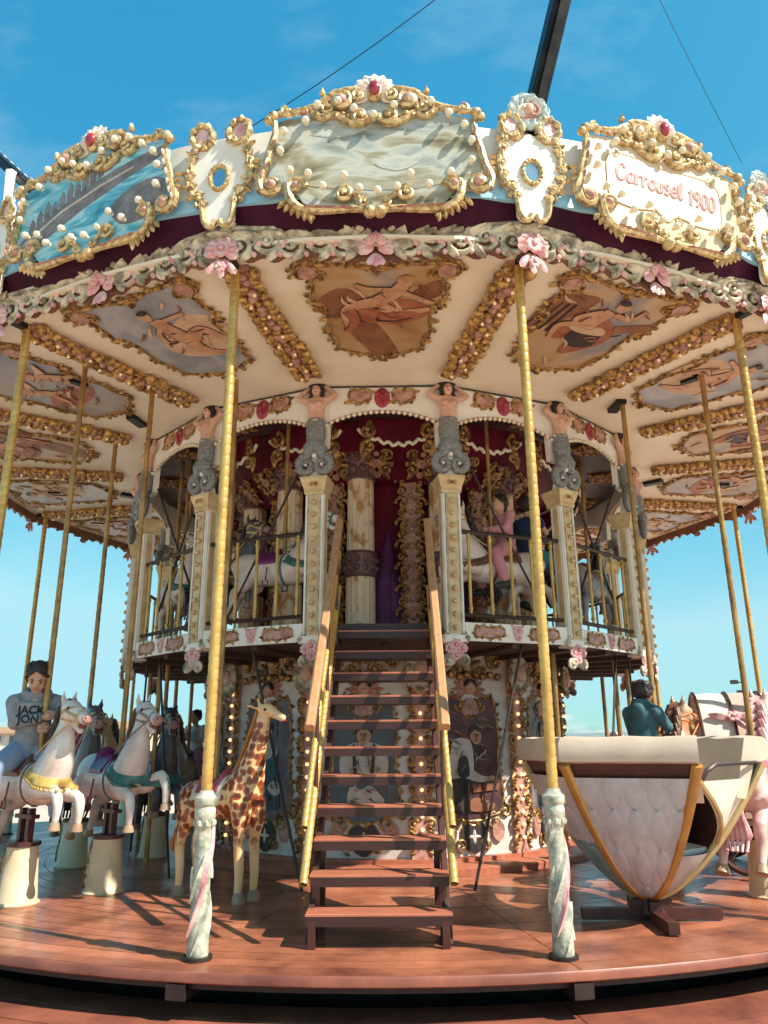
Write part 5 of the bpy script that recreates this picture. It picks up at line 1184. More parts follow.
def person(label, M, skin='skin', top='hoodie_grey', legs='jeans_pale', sleeve=True, short=False, yaw=0, pitch=0, hair_len=0, hood=False, lean=0.0, fine=.014, hands=((.27, .045, .30), (.27, -.03, .40)), group=None, seat_w=.22, knee_z=-.02, detail=False):
    o = empty('person', label, 'person', M, group)
    # joints, in metres from the seat
    lx = lean
    pel = Vector((-.02, 0, .10)); wst = Vector((-.01+lx*.3, 0, .24)); che = Vector((.0+lx*.8, 0, .40)); nec = Vector((.02+lx, 0, .52)); hc = Vector((.05+lx*1.15, 0, .655))
    HM = Matrix.Translation(hc) @ Matrix.Rotation(R(yaw), 4, 'Z') @ Matrix.Rotation(R(pitch), 4, 'Y')
    sho = {s: Vector((.0+lx*.95, s*.155, .47)) for s in (-1, 1)}
    han = {1: Vector(hands[0]), -1: Vector(hands[1])}
    elb = {}
    for s in (-1, 1):
        m_ = (sho[s]+han[s])/2; elb[s] = m_ + Vector((-.03, s*.10, -.10))
    hip = {s: Vector((0, s*.085, .09)) for s in (-1, 1)}; kne = {s: Vector((.27, s*seat_w, knee_z)) for s in (-1, 1)}; ank = {s: Vector((.17, s*(seat_w+.025), knee_z-.37)) for s in (-1, 1)}; toe = {s: ank[s]+Vector((.13, s*.015, -.045)) for s in (-1, 1)}
    def torso(b, e):
        b.tube(cat([pel, wst, che, (nec+che)/2+Vector((0, 0, .03)), nec], n=3), [.105+e, .115+e, .115+e, .11+e, .108+e, .112+e, .12+e, .125+e, .122+e, .11+e, .085+e, .06+e, .045+e*.6], 14, flat=.78, up=(1, 0, 0))
    def arm(b, s, e, a=0.0, z=1.0):
        b.tube([sho[s].lerp(nec, .3), sho[s], sho[s].lerp(elb[s], .5)], [.055+e, .052+e, .044+e], 10); 
        w0 = elb[s].lerp(han[s], z); b.tube([sho[s], sho[s].lerp(elb[s], .5), elb[s], elb[s].lerp(w0, .5), w0], [.052+e, .044+e, .038+e, .034+e, .026+e], 10); b.ball(elb[s], .038+e, 9, 6); b.ball(sho[s], .055+e, 9, 6)
    def legp(b, s, e, z=1.0):
        b.tube([hip[s], hip[s].lerp(kne[s], .5), kne[s]], [.092+e, .078+e, .058+e], 11); b.ball(kne[s], .058+e, 9, 6); b.ball(hip[s], .09+e, 9, 6)
        if z > 0: w = kne[s].lerp(ank[s], z); b.tube([kne[s], kne[s].lerp(w, .4), w], [.057+e, .056+e, (.056 if z < .5 else .040)+e], 11)
    b = MB(); torso(b, -.006)
    for s in (-1, 1):
        arm(b, s, -.004); legp(b, s, -.004); b.tube([ank[s], ank[s].lerp(toe[s], .5), toe[s]], [.036, .038, .030], 9)
    b.tube([nec-Vector((0, 0, .05)), nec.lerp(hc, .6)], [.050, .046], 10)
    b.T = HM; b.ball((0, 0, .01), .095, 16, 12, (.98, .80, 1.16)); b.ball((.035, 0, -.055), .055, 12, 8, (1, .85, .85)); b.tube([(.083, 0, .02), (.098, 0, -.018), (.088, 0, -.028)], [.010, .015, .012], 8)
    for s in (-1, 1): b.ball((-.005, s*.078, -.005), .024, 8, 6, (.8, .4, 1.2)); b.ball((.075, s*.030, .026), .018, 8, 6, (.6, 1.2, .6)); b.ball((.062, s*.036, -.03), .026, 8, 6)
    b.T = Matrix()
    bd = fuse(b.build('body', skin, o), fine, 3)
    # hands: palm, four fingers and a thumb closed round what they hold
    hm = MB()
    for s in (-1, 1):
        d = (han[s]-elb[s]).normalized(); q = han[s]; up = Vector((0, 0, 1)); up = (up-d*up.dot(d)).normalized(); sd = d.cross(up)
        hm.tube([q-d*.02, q+d*.025, q+d*.05], [.024, .034, .030], 9, flat=.6, up=sd)
        inw = -sd*s if (-sd*s).y*s < 0 else sd*s
        for k, (ln, off) in enumerate(((.050, .024), (.056, .008), (.052, -.008), (.042, -.023))):
            r0 = q+d*.048+up*off; p1 = r0+d*ln*.45+inw*.010; p2 = p1+d*ln*.15+inw*ln*.42; p3 = p2-d*ln*.30+inw*.012
            hm.tube([r0-d*.012, r0, p1, p2, p3], [.0095, .0095, .009, .008, .006], 6)
        t0 = q+up*.022+inw*.008; hm.tube([t0-d*.008, t0+up*.018+d*.018+inw*.012, t0+up*.020+d*.040+inw*.026], [.012, .010, .007], 6)
    me = bd.data; import bmesh
    bm = bmesh.new(); bm.from_mesh(me); vs = [bm.verts.new(v) for v in hm.v]
    for f in hm.f:
        try: fc = bm.faces.new([vs[i] for i in f]); fc.smooth = True
        except Exception: pass
    bm.to_mesh(me); bm.free()
    b = MB(); torso(b, .022)
    for s in (-1, 1): arm(b, s, .016, 0, .92 if sleeve else -.0) if sleeve else b.tube([sho[s].lerp(nec, .3), sho[s], sho[s].lerp(elb[s], .6)], [.07, .068, .062], 10)
    b.tube([pel-Vector((0, 0, .02)), pel+Vector((0, 0, .06))], [.135, .14], 14, flat=.85, up=(1, 0, 0))
    if hood: b.tube([nec+Vector((.06*cos(a)-.02, .085*sin(a), .035-.03*cos(a))) for a in [2*pi*i/14 for i in range(14)]], .030, 8, True); b.ball(nec+Vector((-.10, 0, -.02)), .075, 10, 8, (.7, 1.1, 1))
    tp = fuse(b.build('top', top, o), fine, 3)
    b = MB(); b.tube([pel-Vector((0, 0, .05)), pel+Vector((0, 0, .05))], [.115, .128], 14, flat=.9, up=(1, 0, 0))
    for s in (-1, 1): legp(b, s, .014, -1 if short else .93)
    fuse(b.build('shorts' if short else 'trousers', legs, o), fine, 3)
    for s in (-1, 1):
        b = MB(); b.tube([ank[s]+Vector((-.04, 0, -.015)), ank[s]+Vector((.02, 0, -.012)), ank[s].lerp(toe[s], .7), toe[s]+Vector((.03, 0, -.002))], [.040, .046, .042, .024], 10); b.ball(ank[s], .046, 9, 6); b.build('shoe', 'shoe', o)
    b = MB(); b.T = HM; b.ball((-.026, 0, .036), .103, 16, 10, (.98, .84, 1.04)); rnd = random.Random(4)
    for k in range(30): a = rnd.uniform(70, 290); b.ball((.074*cos(R(a))-.018, .066*sin(R(a)), .05+rnd.uniform(-.06, .05)), .032, 7, 5, (1, 1, 1.3))
    for s in (-1, 1): b.tube([(.078, s*.008, .108), (.076, s*.045, .085), (.045, s*.082, .045), (.0, s*.09, .0)], [.007, .011, .012, .010], 6)
    for k in range(hair_len): b.ball((-.07, 0, -.02-.035*k), .055-.004*k, 9, 6, (.7, 1.1, 1))
    b.build('hair', 'hair', o)
    if detail or True:
        for s in (-1, 1):
            b = MB(); b.T = HM; b.ball((.0865, s*.032, .014), .0085, 8, 6); b.build('eye', 'eye', o)
            b = MB(); b.T = HM; b.tube([(.090, s*.016, .034), (.092, s*.034, .040), (.082, s*.050, .034)], [.003, .0045, .002], 5); b.build('eyebrow', 'hair', o)
        b = MB(); b.T = HM; b.tube([(.088, -.022, -.050), (.095, 0, -.047), (.088, .022, -.050)], [.003, .006, .003], 6); b.build('lips', 'lip', o)
    return o, tp
def on(Mh, x=-.07, z=.985, s=1.0, yaw=0): return Mh @ Matrix.Translation((x, 0, z)) @ Matrix.Rotation(R(yaw), 4, 'Z') @ Matrix.Scale(s, 4)
rider, hood = person('person in grey hoodie and pale jeans riding the yellow collared white horse', on(H1.matrix_local, -.06, 1.01, 1.03, -32), yaw=-4, pitch=32, hair_len=0, hood=True, lean=.03, fine=.012, detail=True, hands=((.20, .13, .27), (.185, .09, .36)))
# printed lettering on the chest, laid onto the cloth
def chest_text(txt, z, size, y0):
    cu = bpy.data.curves.new('lettering', 'FONT'); cu.body = txt; cu.size = size; cu.offset = size*.035; cu.align_x = 'CENTER'; cu.extrude = 0; cu.resolution_u = 3
    t = bpy.data.objects.new('lettering', cu); COL.objects.link(t); bpy.context.view_layer.update()
    me = bpy.data.meshes.new_from_object(t.evaluated_get(bpy.context.evaluated_depsgraph_get())); bpy.data.objects.remove(t)
    import bmesh
    bm = bmesh.new(); bm.from_mesh(me); bmesh.ops.triangulate(bm, faces=bm.faces[:]); bmesh.ops.subdivide_edges(bm, edges=bm.edges[:], cuts=1); bv = bvh_of(hood)
    for v in bm.verts:
        o_ = Vector((1.0, -(-v.co.x)*1.0+y0, z+v.co.y)); h = bv.ray_cast(o_, Vector((-1, 0, 0)))
        v.co = (h[0]+Vector((.004, 0, 0))) if h[0] else Vector((.15, o_.y, o_.z))
    bm.to_mesh(me); bm.free(); me.materials.clear(); me.materials.append(MATS['print_black'])
    link('lettering', me, hood)
chest_text('JACK', .385, .085, -.02); chest_text('JON', .315, .085, -.03)
person('small child in magenta on the dark horse behind the white horses', on(H3.matrix_local, -.08, .98, .62), top='cloth_magenta', legs='cloth_magenta', fine=.02, hair_len=2)
person('child in white shirt on the pink horse at far left', on(H5.matrix_local, -.08, .98, .80), top='cloth_white', legs='cloth_pink', fine=.02, hair_len=0, yaw=-20)
person('boy in teal jacket seen from behind on the brown horse', on(H6.matrix_local, -.10, .99, .92), skin='skin_brown', top='cloth_teal', legs='cloth_dark', fine=.014, hood=True, hair_len=0)
person('child in pink top on the white gallery horse right of the stair', on(H10.matrix_local, -.08, .98, 1.0), top='cloth_pink', legs='cloth_pink', fine=.018, hair_len=3)
person('rider in navy top and teal shorts on the gallery, behind the second right column', on(H11.matrix_local, -.08, .98, 1.15), top='cloth_navy', legs='shorts_teal', sleeve=False, short=True, fine=.018, hair_len=0)

# ---------------------------------------------------------------- hexagonal tub with facing benches
mat('pearl', (0.52, 0.52, 0.54), (0.40, 0.37, 0.39), 4, 0.33, 0, 0.05, 20, coat=0.3)
mat('tub_gold', (0.52, 0.27, 0.06), (0.40, 0.18, 0.04), 6, 0.35, 0.15, coat=0.3)
mat('tub_gold_pale', (0.60, 0.46, 0.22), (0.50, 0.36, 0.16), 6, 0.4)
mat('vinyl', (0.64, 0.52, 0.40), (0.57, 0.45, 0.34), 3, 0.5, 0, 0.25, 7)
mat('seat_print', (0.42, 0.30, 0.24), (0.62, 0.54, 0.46), 24, 0.6)
mat('tub_teal', (0.10, 0.24, 0.26), (0.24, 0.34, 0.35), 5, 0.35, coat=0.3)
mat('grey_tread', (0.55, 0.55, 0.53), (0.42, 0.42, 0.41), 20, 0.5)
n0 = math.degrees(math.atan2(-.94, -.36))
tub = empty('spinning_tub', 'pearl white hexagonal tub ride with gold ribs and cream padded benches', 'carousel tub', Matrix.Translation((1.79, -4.27, 0)) @ Matrix.Rotation(R(n0), 4, 'Z'))
ZB, ZR, RR = .14, 1.02, .80                             # local x = normal of the front panel
def hv(a): return Vector((cos(R(a)), sin(R(a)), 0))
def tp_(a0, a1, u, z, off=0.0):                         # point on the panel between vertex angles a0,a1 at fraction u and height z
    f = max(0.0, (z-ZB)/(ZR-ZB))**.62; q = hv(a0).lerp(hv(a1), u)*RR*f; nn = (hv(a0)+hv(a1)).normalized(); bul = .05*sin(pi*u)*sin(pi*min(1, f))
    return Vector((q.x, q.y, z))+nn*(off+bul)
def scales(u, z):
    f = max(0.02, ((z-ZB)/(ZR-ZB)))**.62; x = (u-.5)*f*RR; w = .135; h = .25; best = 0
    for row in range(2):
        cx = (round(x/w-.5*row)+.5*row)*w; t = ((z+.13*row) % h)/h; dx = abs(x-cx)/(w*.52)
        pr = sin(pi*min(1, t*1.02))**.55
        if pr > .05:
            k = 1-(dx/pr)**2
            if k > .02: best = max(best, .008+.020*k**.6+(.007 if row == 0 else 0))
    return best
def panel(a0, a1, z0, z1, mats, pattern=True, nu=100, nz=90, u0=lambda z: 0, u1=lambda z: 1, th=-.02, name='panel', parent=None):
    b = MB(); G = []
    for i in range(nz+1):
        z = z0+(z1-z0)*i/nz; row = []
        for j in range(nu+1): u = u0(z)+(u1(z)-u0(z))*j/nu; row.append(b.vv(tp_(a0, a1, u, z, scales(u, z) if pattern else 0)))
        G.append(row)
    I = []
    for i in range(0, nz+1): 
        z = z0+(z1-z0)*i/nz; I.append([b.vv(tp_(a0, a1, u0(z)+(u1(z)-u0(z))*j/8, z, th)) for j in range(9)])
    for i in range(nz):
        for j in range(nu): b.ff((G[i][j], G[i][j+1], G[i+1][j+1], G[i+1][j]))
        b.mi = 1
        for j in range(8): b.ff((I[i][j], I[i+1][j], I[i+1][j+1], I[i][j+1]))
        b.mi = 0
        b.ff((G[i][0], G[i+1][0], I[i+1][0], I[i][0])); b.ff((G[i][nu], I[i][8], I[i+1][8], G[i+1][nu]))
    return b.build(name, mats, parent or tub)
PN = ['pearl', 'dark_wood']
panel(-30, 30, ZB+.01, .94, PN, name='front_panel')
panel(-90, -30, .52, .94, ['pearl', 'dark_wood'], name='side_panel'); panel(-90, -30, ZB+.01, .52, ['tub_teal', 'dark_wood'], name='side_panel_foot'); panel(90, 150, ZB+.01, .94, PN, name='side_panel'); panel(150, 210, ZB+.01, .94, PN, name='rear_panel')
for a0, a1 in ((-90, -30), (-30, 30), (90, 150), (150, 210)): panel(a0, a1, .94, 1.03, ['dark_wood', 'vinyl'], False, 4, 3, th=-.03, name='rim_band')
panel(30, 90, ZB+.01, .45, ['pearl', 'black_iron'], False, 20, 12, name='lower_panel'); panel(210, 270, ZB+.01, .45, ['pearl', 'black_iron'], False, 20, 12, name='lower_panel')
for a, b_ in ((30, 90), (210, 270)):
    panel(a, b_, .50, .92, ['white_board', 'vinyl'], False, 10, 10, u0=lambda z: .97-.90*(z-.50)/.42, name='arm_panel')
    q = MB(); q.tube([tp_(a, b_, .97-.90*(z-.50)/.42, z, .012) for z in (.50, .6, .7, .8, .92)], .017, 6); q.build('arm_edge', 'tub_gold_pale', tub)
    q = MB(); q.tube([tp_(a, b_, .10, .90), tp_(a, b_, .16, .98), tp_(a, b_, .28, 1.02), tp_(a, b_, .94, 1.02), tp_(a, b_, .94, .90)], .014, 6); q.build('armrest', 'dark_iron', tub)
for a, m_ in ((-30, 'tub_gold'), (30, 'tub_gold'), (90, 'tub_gold_pale'), (150, 'tub_gold'), (210, 'tub_gold'), (270, 'tub_gold_pale')):
    q = MB(); zs = [ZB-.01+(1.03-ZB)*(i/20)**1.4 for i in range(21)]; q.tube([Vector((*(hv(a)*(RR*(max(0, (z-ZB)/(ZR-ZB))**.62)+.012)).xy, z)) for z in zs], [.030+.008*i/20 for i in range(21)], 8, flat=.8); q.build('gold_rib', m_, tub)
def pad(pts):
    b = MB(); C_ = [(-.01,-.005),(.045,.01),(.055,.05),(.052,.12),(.03,.158),(-.05,.165),(-.105,.15),(-.125,.08),(-.215,-.23),(-.15,-.24),(-.055,-.01)]
    rows = []; Pp = [hv(a)*RR for a in pts]; path = []
    for i in range(len(Pp)-1):
        for k in range(8): path.append(Pp[i].lerp(Pp[i+1], k/8))
    path.append(Pp[-1]); path[0] = path[0].lerp(path[1], -.2); path[-1] = path[-1].lerp(path[-2], -.2)
    for i, p in enumerate(path):
        t = (path[min(i+1, len(path)-1)]-path[max(i-1, 0)]).normalized(); nn = Vector((t.y, -t.x, 0)); nn = nn if nn.dot(p) > 0 else -nn; wob = .004*sin(i*1.7)
        rows.append([b.vv(p+nn*(x+wob)+Vector((0, 0, 1.03+z+wob*(1 if z > .1 else 0)))) for x, z in C_])
    n = len(C_)
    for a, c in zip(rows, rows[1:]):
        for k in range(n): l = (k+1) % n; b.ff((a[k], c[k], c[l], a[l]))
    b.ff(rows[0]); b.ff(rows[-1][::-1]); return b.build('padded_back', 'vinyl', tub)
pad([-90, -30, 30]); pad([90, 150, 210])
b = MB(); b.slab([(hv(a)*.40).xy for a in range(30, 390, 60)], .44, .475); b.build('tub_floor', 'grey_tread', tub)
for a in (0, 180):
    b = MB(); c = hv(a); t = Vector((-c.y, c.x, 0)); q = [c*.47+t*.30, c*.16+t*.30, c*.16-t*.30, c*.47-t*.30]; q = [(p.x, p.y) for p in q]
    b.slab(q if poly_area(q) > 0 else q[::-1], .70, .80, .02); s_ = b.build('bench_seat', 'seat_print', tub)
    b = MB(); q = [c*.32+t*.2, c*.18+t*.24, c*.18-t*.24, c*.32-t*.2]; q = [(p.x, p.y) for p in q]; b.slab(q if poly_area(q) > 0 else q[::-1], .475, .70); b.build('bench_box', 'dark_wood', s_)
b = MB(); b.lathe([(.10, .05), (.085, .08), (.07, .14), (.09, .18), (.03, .19)], 14)
for a in (20, 110, 200, 290): b.T = Matrix.Rotation(R(a), 4, 'Z'); b.box((.24, 0, .045), (.46, .07, .07)); b.box((.09, 0, .085), (.09, .08, .10))
b.build('cross_base', 'dark_wood', tub, smooth=False)

# a pair of child's feet hang from the far bench: the child sits hidden behind the white arm panel
# ---------------------------------------------------------------- covered wagon
mat('canvas_white', (0.74, 0.68, 0.60), (0.66, 0.56, 0.48), 4, 0.6, 0, 0.15, 9)
mat('canvas_pink', (0.64, 0.46, 0.38), (0.56, 0.36, 0.30), 4, 0.6, 0, 0.15, 9)
wg = empty('covered_wagon', 'cream and pink covered wagon with ribbed canvas hood on the right side', 'wagon', Matrix.Translation((3.85, -2.15, 0)) @ Matrix.Rotation(R(-14), 4, 'Z'))
def vault(x0, x1, r, m_, nm):
    b = MB(); n = 18
    for rr in (r, r-.02):
        pass
    A = [[b.vv((x, rr*cos(pi*k/n)*.95, .92+rr*1.15*sin(pi*k/n))) for k in range(n+1)] for x, rr in ((x0, r), ((x0+x1)/2, r+.01), (x1, r))]
    B = [[b.vv((x, rr*cos(pi*k/n)*.95, .92+rr*1.15*sin(pi*k/n))) for k in range(n+1)] for x, rr in ((x0, r-.02), ((x0+x1)/2, r-.01), (x1, r-.02))]
    for i in range(2):
        for k in range(n): b.ff((A[i][k], A[i+1][k], A[i+1][k+1], A[i][k+1])[::-1]); b.ff((B[i][k], B[i+1][k], B[i+1][k+1], B[i][k+1]))
    for e in (0, 2):
        for k in range(n): b.ff((A[e][k], A[e][k+1], B[e][k+1], B[e][k]))
    b.build(nm, m_, wg)
for k in range(5):
    x0 = -.75+.30*k; vault(x0, x0+.295, .60, 'canvas_pink' if k % 2 else 'canvas_white', 'canvas_panel')
for k in range(6):
    b = MB(); x = -.753+.30*k; b.tube([(x, .612*.95*cos(pi*i/18), .92+.615*1.15*sin(pi*i/18)) for i in range(19)], .014, 6); b.build('hoop', 'dark_wood', wg)
for k in (0, 2):
    b = MB(); x = -.46+.6*k*.5
    for sy in (-1,):
        b.T = Matrix.Translation((x, sy*.46, 1.36)) @ Matrix.Rotation(R(48), 4, 'X'); b.flower(0, 0, .07, .02); b.leaf(.05, 0, 10, .18, .09, .04, .02); b.leaf(-.05, 0, 170, .18, .09, .04, .02); b.leaf(.02, -.04, -60, .14, .07, .03, .02)
    b.build('bow_ornament', 'rose', wg)
b = MB(); b.slab([(-.75, -.52), (.75, -.52), (.75, .52), (-.75, .52)], .42, .92, .02); wb = b.build('wagon_box', 'horse_pink', wg)
b = MB()
for sx in (-1, 1): b.T = Matrix.Translation((sx*.38, -.53, .67)) @ Matrix.Rotation(R(90), 4, 'X'); o_ = blob([(-.3,-.15),(-.3,.15),(0,.2),(.3,.15),(.3,-.15),(0,-.2)], 3); frame_line(b, o_, .014, 0, .09, 1)
b.build('side_scrolls', 'gold_old', wb)
for sx in (-1, 1):
    for sy in (-1, 1):
        b = MB(); b.T = Matrix.Translation((sx*.5, sy*.58, .30)) @ Matrix.Rotation(R(90), 4, 'X'); b.tube([(x, y, 0) for x, y in ell(0, 0, .27, .27, 28)], .03, 8, True); b.lathe([(.05,-.05),(.06,0),(.05,.05)], 10)
        for k in range(8): b.tube([(0, 0, 0), (.27*cos(pi*k/4), .27*sin(pi*k/4), 0)], .014, 6)
        b.build('wheel', 'dark_wood', wg)
# white curved chair back by the core on the right
sw = empty('curved_bench', 'white curved bench back seen past the right side of the core', 'bench', stand(2.95, 95, 0))
b = MB(); b.slab(blob([(-.4,.35),(-.42,.8),(-.25,1.15),(.0,1.28),(.25,1.15),(.42,.8),(.4,.35)]), -.04, .04, .012); ob = b.build('backrest', 'white_board', sw, Matrix.Rotation(R(90), 4, 'X')); 
b = MB(); b.slab([(-.4,-.45),(.4,-.45),(.4,.05),(-.4,.05)], .35, .45, .02); b.build('seat', 'saddle_pink', sw); b = MB(); b.slab([(-.35,-.4),(.35,-.4),(.35,.03),(-.35,.03)], 0, .35, .02); b.build('bench_box', 'white_board', sw)
# ---------------------------------------------------------------- far surroundings
mat('stucco', (0.55, 0.46, 0.36), (0.48, 0.39, 0.30), 2, 0.8); mat('roof_tile', (0.40, 0.24, 0.13), (0.30, 0.17, 0.09), 3, 0.8); mat('shutter', (0.62, 0.60, 0.56), (0.52, 0.50, 0.46), 2, 0.7); mat('window_dark', (0.10, 0.11, 0.12), (0.15, 0.16, 0.17), 2, 0.2)
def pavilion(x0, x1, y, h, label, wallm, roofm):
    o = empty('pavilion', label, 'building', Matrix.Translation(((x0+x1)/2, y, GZ))); w = x1-x0
    b = MB(); b.slab([(-w/2, -5), (w/2, -5), (w/2, 5), (-w/2, 5)], 0, h-.8); b.build('wall', wallm, o, smooth=False)
    b = MB(); pr = [(-5.6, h-.85), (5.6, h-.85), (5.6, h-.7), (1.5, h), (-1.5, h), (-5.6, h-.7)]
    A = [b.vv((-w/2-.5, p[0], p[1])) for p in pr]; B = [b.vv((w/2+.5, p[0], p[1])) for p in pr]
    for i in range(6): j = (i+1) % 6; b.ff((A[i], A[j], B[j], B[i])[::-1])
    b.ff(A); b.ff(B[::-1]); b.build('roof', roofm, o, smooth=False)
    n = int(w/2.2)
    for k in range(n):
        x = -w/2+1.1+2.2*k; b = MB(); b.box((x, -5.03, 1.7), (1.4, .12, 1.9)); f = b.build('window', 'shutter', o, smooth=False)
        b = MB(); b.box((x-.33, -5.10, 1.7), (.55, .06, 1.6)); b.box((x+.33, -5.10, 1.7), (.55, .06, 1.6)); b.build('pane', 'window_dark', f, smooth=False)
pavilion(-37, -26, 78, 3.9, 'low beige pavilion with tiled roof seen between the two white horses', 'stucco', 'roof_tile')
pavilion(-52, -40, 84, 3.5, 'pale pavilion at the left edge behind the hooded rider', 'shutter', 'roof_tile')
hb = MB(); N = 120; A = []; B = []; C_ = []
for i in range(N+1):
    a = R(-75+150*i/N); hgt = 20+26*noise.noise(Vector((i*.09, 3.1, 0)))+10*noise.noise(Vector((i*.31, 7, 0))); hgt = max(8, hgt)
    A.append(hb.vv((2300*sin(a), 2300*cos(a), GZ-1))); B.append(hb.vv((2600*sin(a), 2600*cos(a), GZ+hgt))); C_.append(hb.vv((3200*sin(a), 3200*cos(a), GZ-1)))
for i in range(N): hb.ff((A[i], A[i+1], B[i+1], B[i])[::-1]); hb.ff((B[i], B[i+1], C_[i+1], C_[i])[::-1])
mat('hill', (0.16, 0.20, 0.19), (0.22, 0.25, 0.24), .004, 0.9)
tag(hb.build('hills', 'hill'), None, None, kind='structure')
sb = MB(); q = [sb.vv((900*sin(R(a))*k, 900*cos(R(a))*k, GZ+.02)) for k, rng in ((.22, range(-80, 81, 8)), (2.7, range(80, -81, -8))) for a in rng]; sb.ff(q[::-1])
mat('sea', (0.05, 0.13, 0.17), (0.07, 0.16, 0.20), .05, 0.15, 0, 0.3, .4)
tag(sb.build('sea', 'sea', smooth=False), None, None, kind='structure')
lp = empty('lamp_post', 'tall dark lamp post with two small floodlights beyond the right side', 'lamp post', Matrix.Translation((20.3, 35, GZ)))
b = MB(); b.tube([(0, 0, 0), (0, 0, 4.5), (-.05, 0, 7.35)], [.10, .08, .04], 8); b.build('post', 'dark_iron', lp)
for z, x in ((4.72, -.55), (4.15, -.25)):
    b = MB(); b.tube([(0, 0, z), (x, 0, z)], .035, 6); b.box((x, 0, z+.02), (.35, .3, .22)); b.build('floodlight', 'dark_iron', lp)
def cable(p, q, sag, label, r=.006):
    p, q = Vector(p), Vector(q); b = MB(); b.tube([p.lerp(q, i/16)-Vector((0, 0, sag*4*(i/16)*(1-i/16))) for i in range(17)], r, 5); tag(b.build('cable', 'dark_iron'), label, 'cable')
cable((-1.05, -5.25, 5.70), (.62, -6.09, 6.21), .05, 'thin dark cable running up and right from the centre board', .0035)
cable((3.25, -4.3, 6.16), (2.15, -5.43, 6.9), .02, 'faint thin cable in the sky above the lettered board', .0025)

# ---------------------------------------------------------------- camera, sun and sky
cam = bpy.data.cameras.new('camera'); cam.sensor_fit = 'VERTICAL'; cam.sensor_height = 36; cam.lens = 765/1024*36; cam.clip_end = 20000; cam.clip_start = .05
co = bpy.data.objects.new('camera', cam); COL.objects.link(co)
co.matrix_world = Matrix.Translation((.033, -10.05, 1.176)) @ Matrix.Rotation(.007, 4, 'Z') @ Matrix.Rotation(pi/2+.291, 4, 'X') @ Matrix.Rotation(-.007, 4, 'Z')
scene.camera = co
SAZ, SEL = 120.0, 46.0
sun = bpy.data.lights.new('sun', 'SUN'); sun.energy = 4.9; sun.angle = R(.5); sun.color = (1.0, .93, .82)
so_ = bpy.data.objects.new('sun', sun); COL.objects.link(so_)
d = Vector((sin(R(SAZ))*cos(R(SEL)), cos(R(SAZ))*cos(R(SEL)), sin(R(SEL)))); so_.rotation_euler = d.to_track_quat('Z', 'Y').to_euler(); so_.location = d*40
w = bpy.data.worlds.new('World'); scene.world = w; w.use_nodes = True; nt = w.node_tree; L = nt.links
bg = nt.nodes['Background']; sk = nt.nodes.new('ShaderNodeTexSky'); sk.sky_type = 'NISHITA'; sk.sun_disc = False; sk.sun_elevation = R(SEL); sk.sun_rotation = R(SAZ); sk.air_density = 1.0; sk.dust_density = .6; sk.ozone_density = 2.0; sk.altitude = 0
hs = nt.nodes.new('ShaderNodeHueSaturation'); hs.inputs['Hue'].default_value = .475; hs.inputs['Saturation'].default_value = 1.15
L.new(sk.outputs[0], hs.inputs['Color'])
se = nt.nodes.new('ShaderNodeSeparateColor'); cb = nt.nodes.new('ShaderNodeCombineColor'); L.new(hs.outputs[0], se.inputs[0])
for i, (g_, k_) in enumerate(((1.45, .44), (.715, 1.067), (.42, 1.75))):
    p1 = nt.nodes.new('ShaderNodeMath'); p1.operation = 'POWER'; p1.inputs[1].default_value = g_; L.new(se.outputs[i], p1.inputs[0])
    p2 = nt.nodes.new('ShaderNodeMath'); p2.operation = 'MULTIPLY'; p2.inputs[1].default_value = k_; L.new(p1.outputs[0], p2.inputs[0])
    p3 = nt.nodes.new('ShaderNodeMath'); p3.operation = 'MINIMUM'; p3.inputs[1].default_value = (1.75, 3.25, 3.7)[i]; L.new(p2.outputs[0], p3.inputs[0]); L.new(p3.outputs[0], cb.inputs[i])
tc = nt.nodes.new('ShaderNodeTexCoord'); mp = nt.nodes.new('ShaderNodeMapping'); mp.inputs['Scale'].default_value = (1, 1, 3.2); L.new(tc.outputs['Generated'], mp.inputs[0])
nn = nt.nodes.new('ShaderNodeTexNoise'); nn.inputs['Scale'].default_value = 9; nn.inputs['Detail'].default_value = 8; nn.inputs['Roughness'].default_value = .6; L.new(mp.outputs[0], nn.inputs['Vector'])
sp = nt.nodes.new('ShaderNodeSeparateXYZ'); L.new(tc.outputs['Generated'], sp.inputs[0])
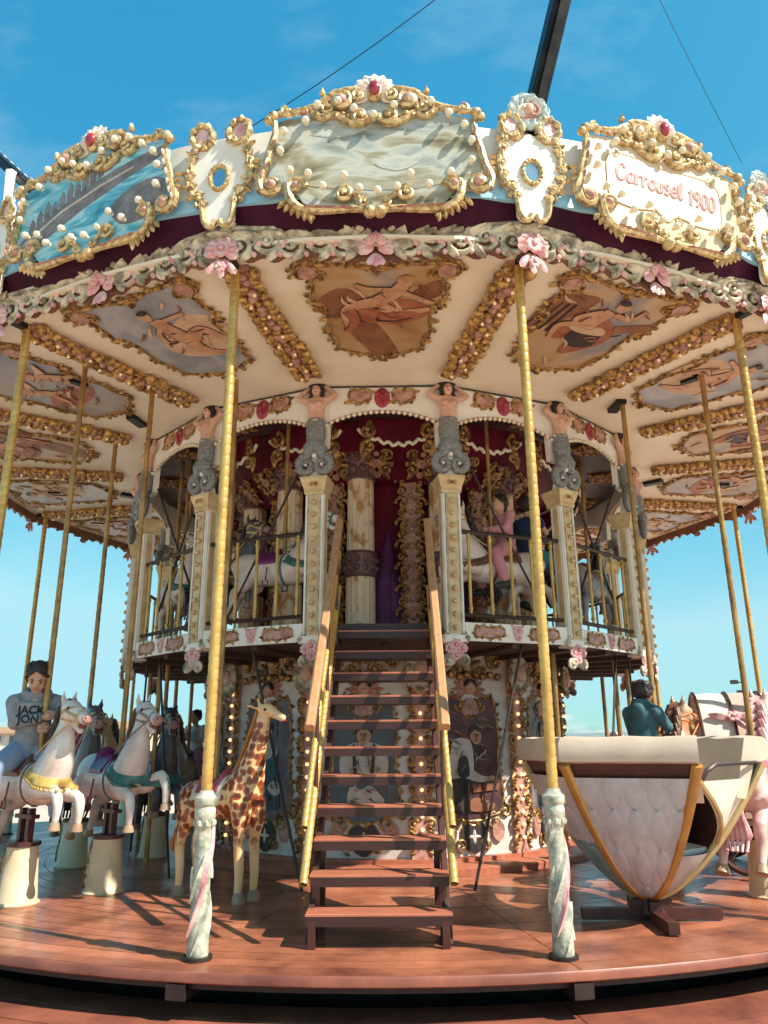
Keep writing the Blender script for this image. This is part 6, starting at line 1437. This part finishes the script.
a1 = nt.nodes.new('ShaderNodeMapRange'); a1.inputs[1].default_value = .02; a1.inputs[2].default_value = .11; a1.inputs[3].default_value = .50; a1.inputs[4].default_value = .85; L.new(sp.outputs['Z'], a1.inputs[0])
sb_ = nt.nodes.new('ShaderNodeMath'); sb_.operation = 'SUBTRACT'; L.new(nn.outputs['Fac'], sb_.inputs[0]); L.new(a1.outputs[0], sb_.inputs[1])
a2 = nt.nodes.new('ShaderNodeMapRange'); a2.inputs[1].default_value = 0; a2.inputs[2].default_value = .12; a2.inputs[4].default_value = .8; L.new(sb_.outputs[0], a2.inputs[0])
mx = nt.nodes.new('ShaderNodeMix'); mx.data_type = 'RGBA'; mx.inputs[7].default_value = (3.9, 3.9, 3.9, 1); L.new(a2.outputs[0], mx.inputs[0]); L.new(cb.outputs[0], mx.inputs[6])
m2 = nt.nodes.new('ShaderNodeMapping'); m2.inputs['Scale'].default_value = (2.2, 5.0, 6.0); m2.inputs['Rotation'].default_value = (.3, .5, .9); L.new(tc.outputs['Generated'], m2.inputs[0])
n2 = nt.nodes.new('ShaderNodeTexNoise'); n2.inputs['Scale'].default_value = 1.6; n2.inputs['Detail'].default_value = 9; n2.inputs['Roughness'].default_value = .62; L.new(m2.outputs[0], n2.inputs['Vector'])
r2 = nt.nodes.new('ShaderNodeMapRange'); r2.inputs[1].default_value = .50; r2.inputs[2].default_value = .80; r2.inputs[4].default_value = .30; L.new(n2.outputs['Fac'], r2.inputs[0])
x2 = nt.nodes.new('ShaderNodeMix'); x2.data_type = 'RGBA'; x2.inputs[7].default_value = (2.4, 3.3, 3.7, 1); L.new(r2.outputs[0], x2.inputs[0]); L.new(mx.outputs[2], x2.inputs[6])
L.new(x2.outputs[2], bg.inputs['Color']); bg.inputs['Strength'].default_value = .15
scene.view_settings.view_transform = 'Standard'; scene.view_settings.look = 'None'; scene.view_settings.exposure = 0.78; scene.view_settings.gamma = 1
scene.cycles.max_bounces = 7; scene.cycles.diffuse_bounces = 5; scene.cycles.use_denoising = True
# a carousel empty never leaves an unlabelled source behind
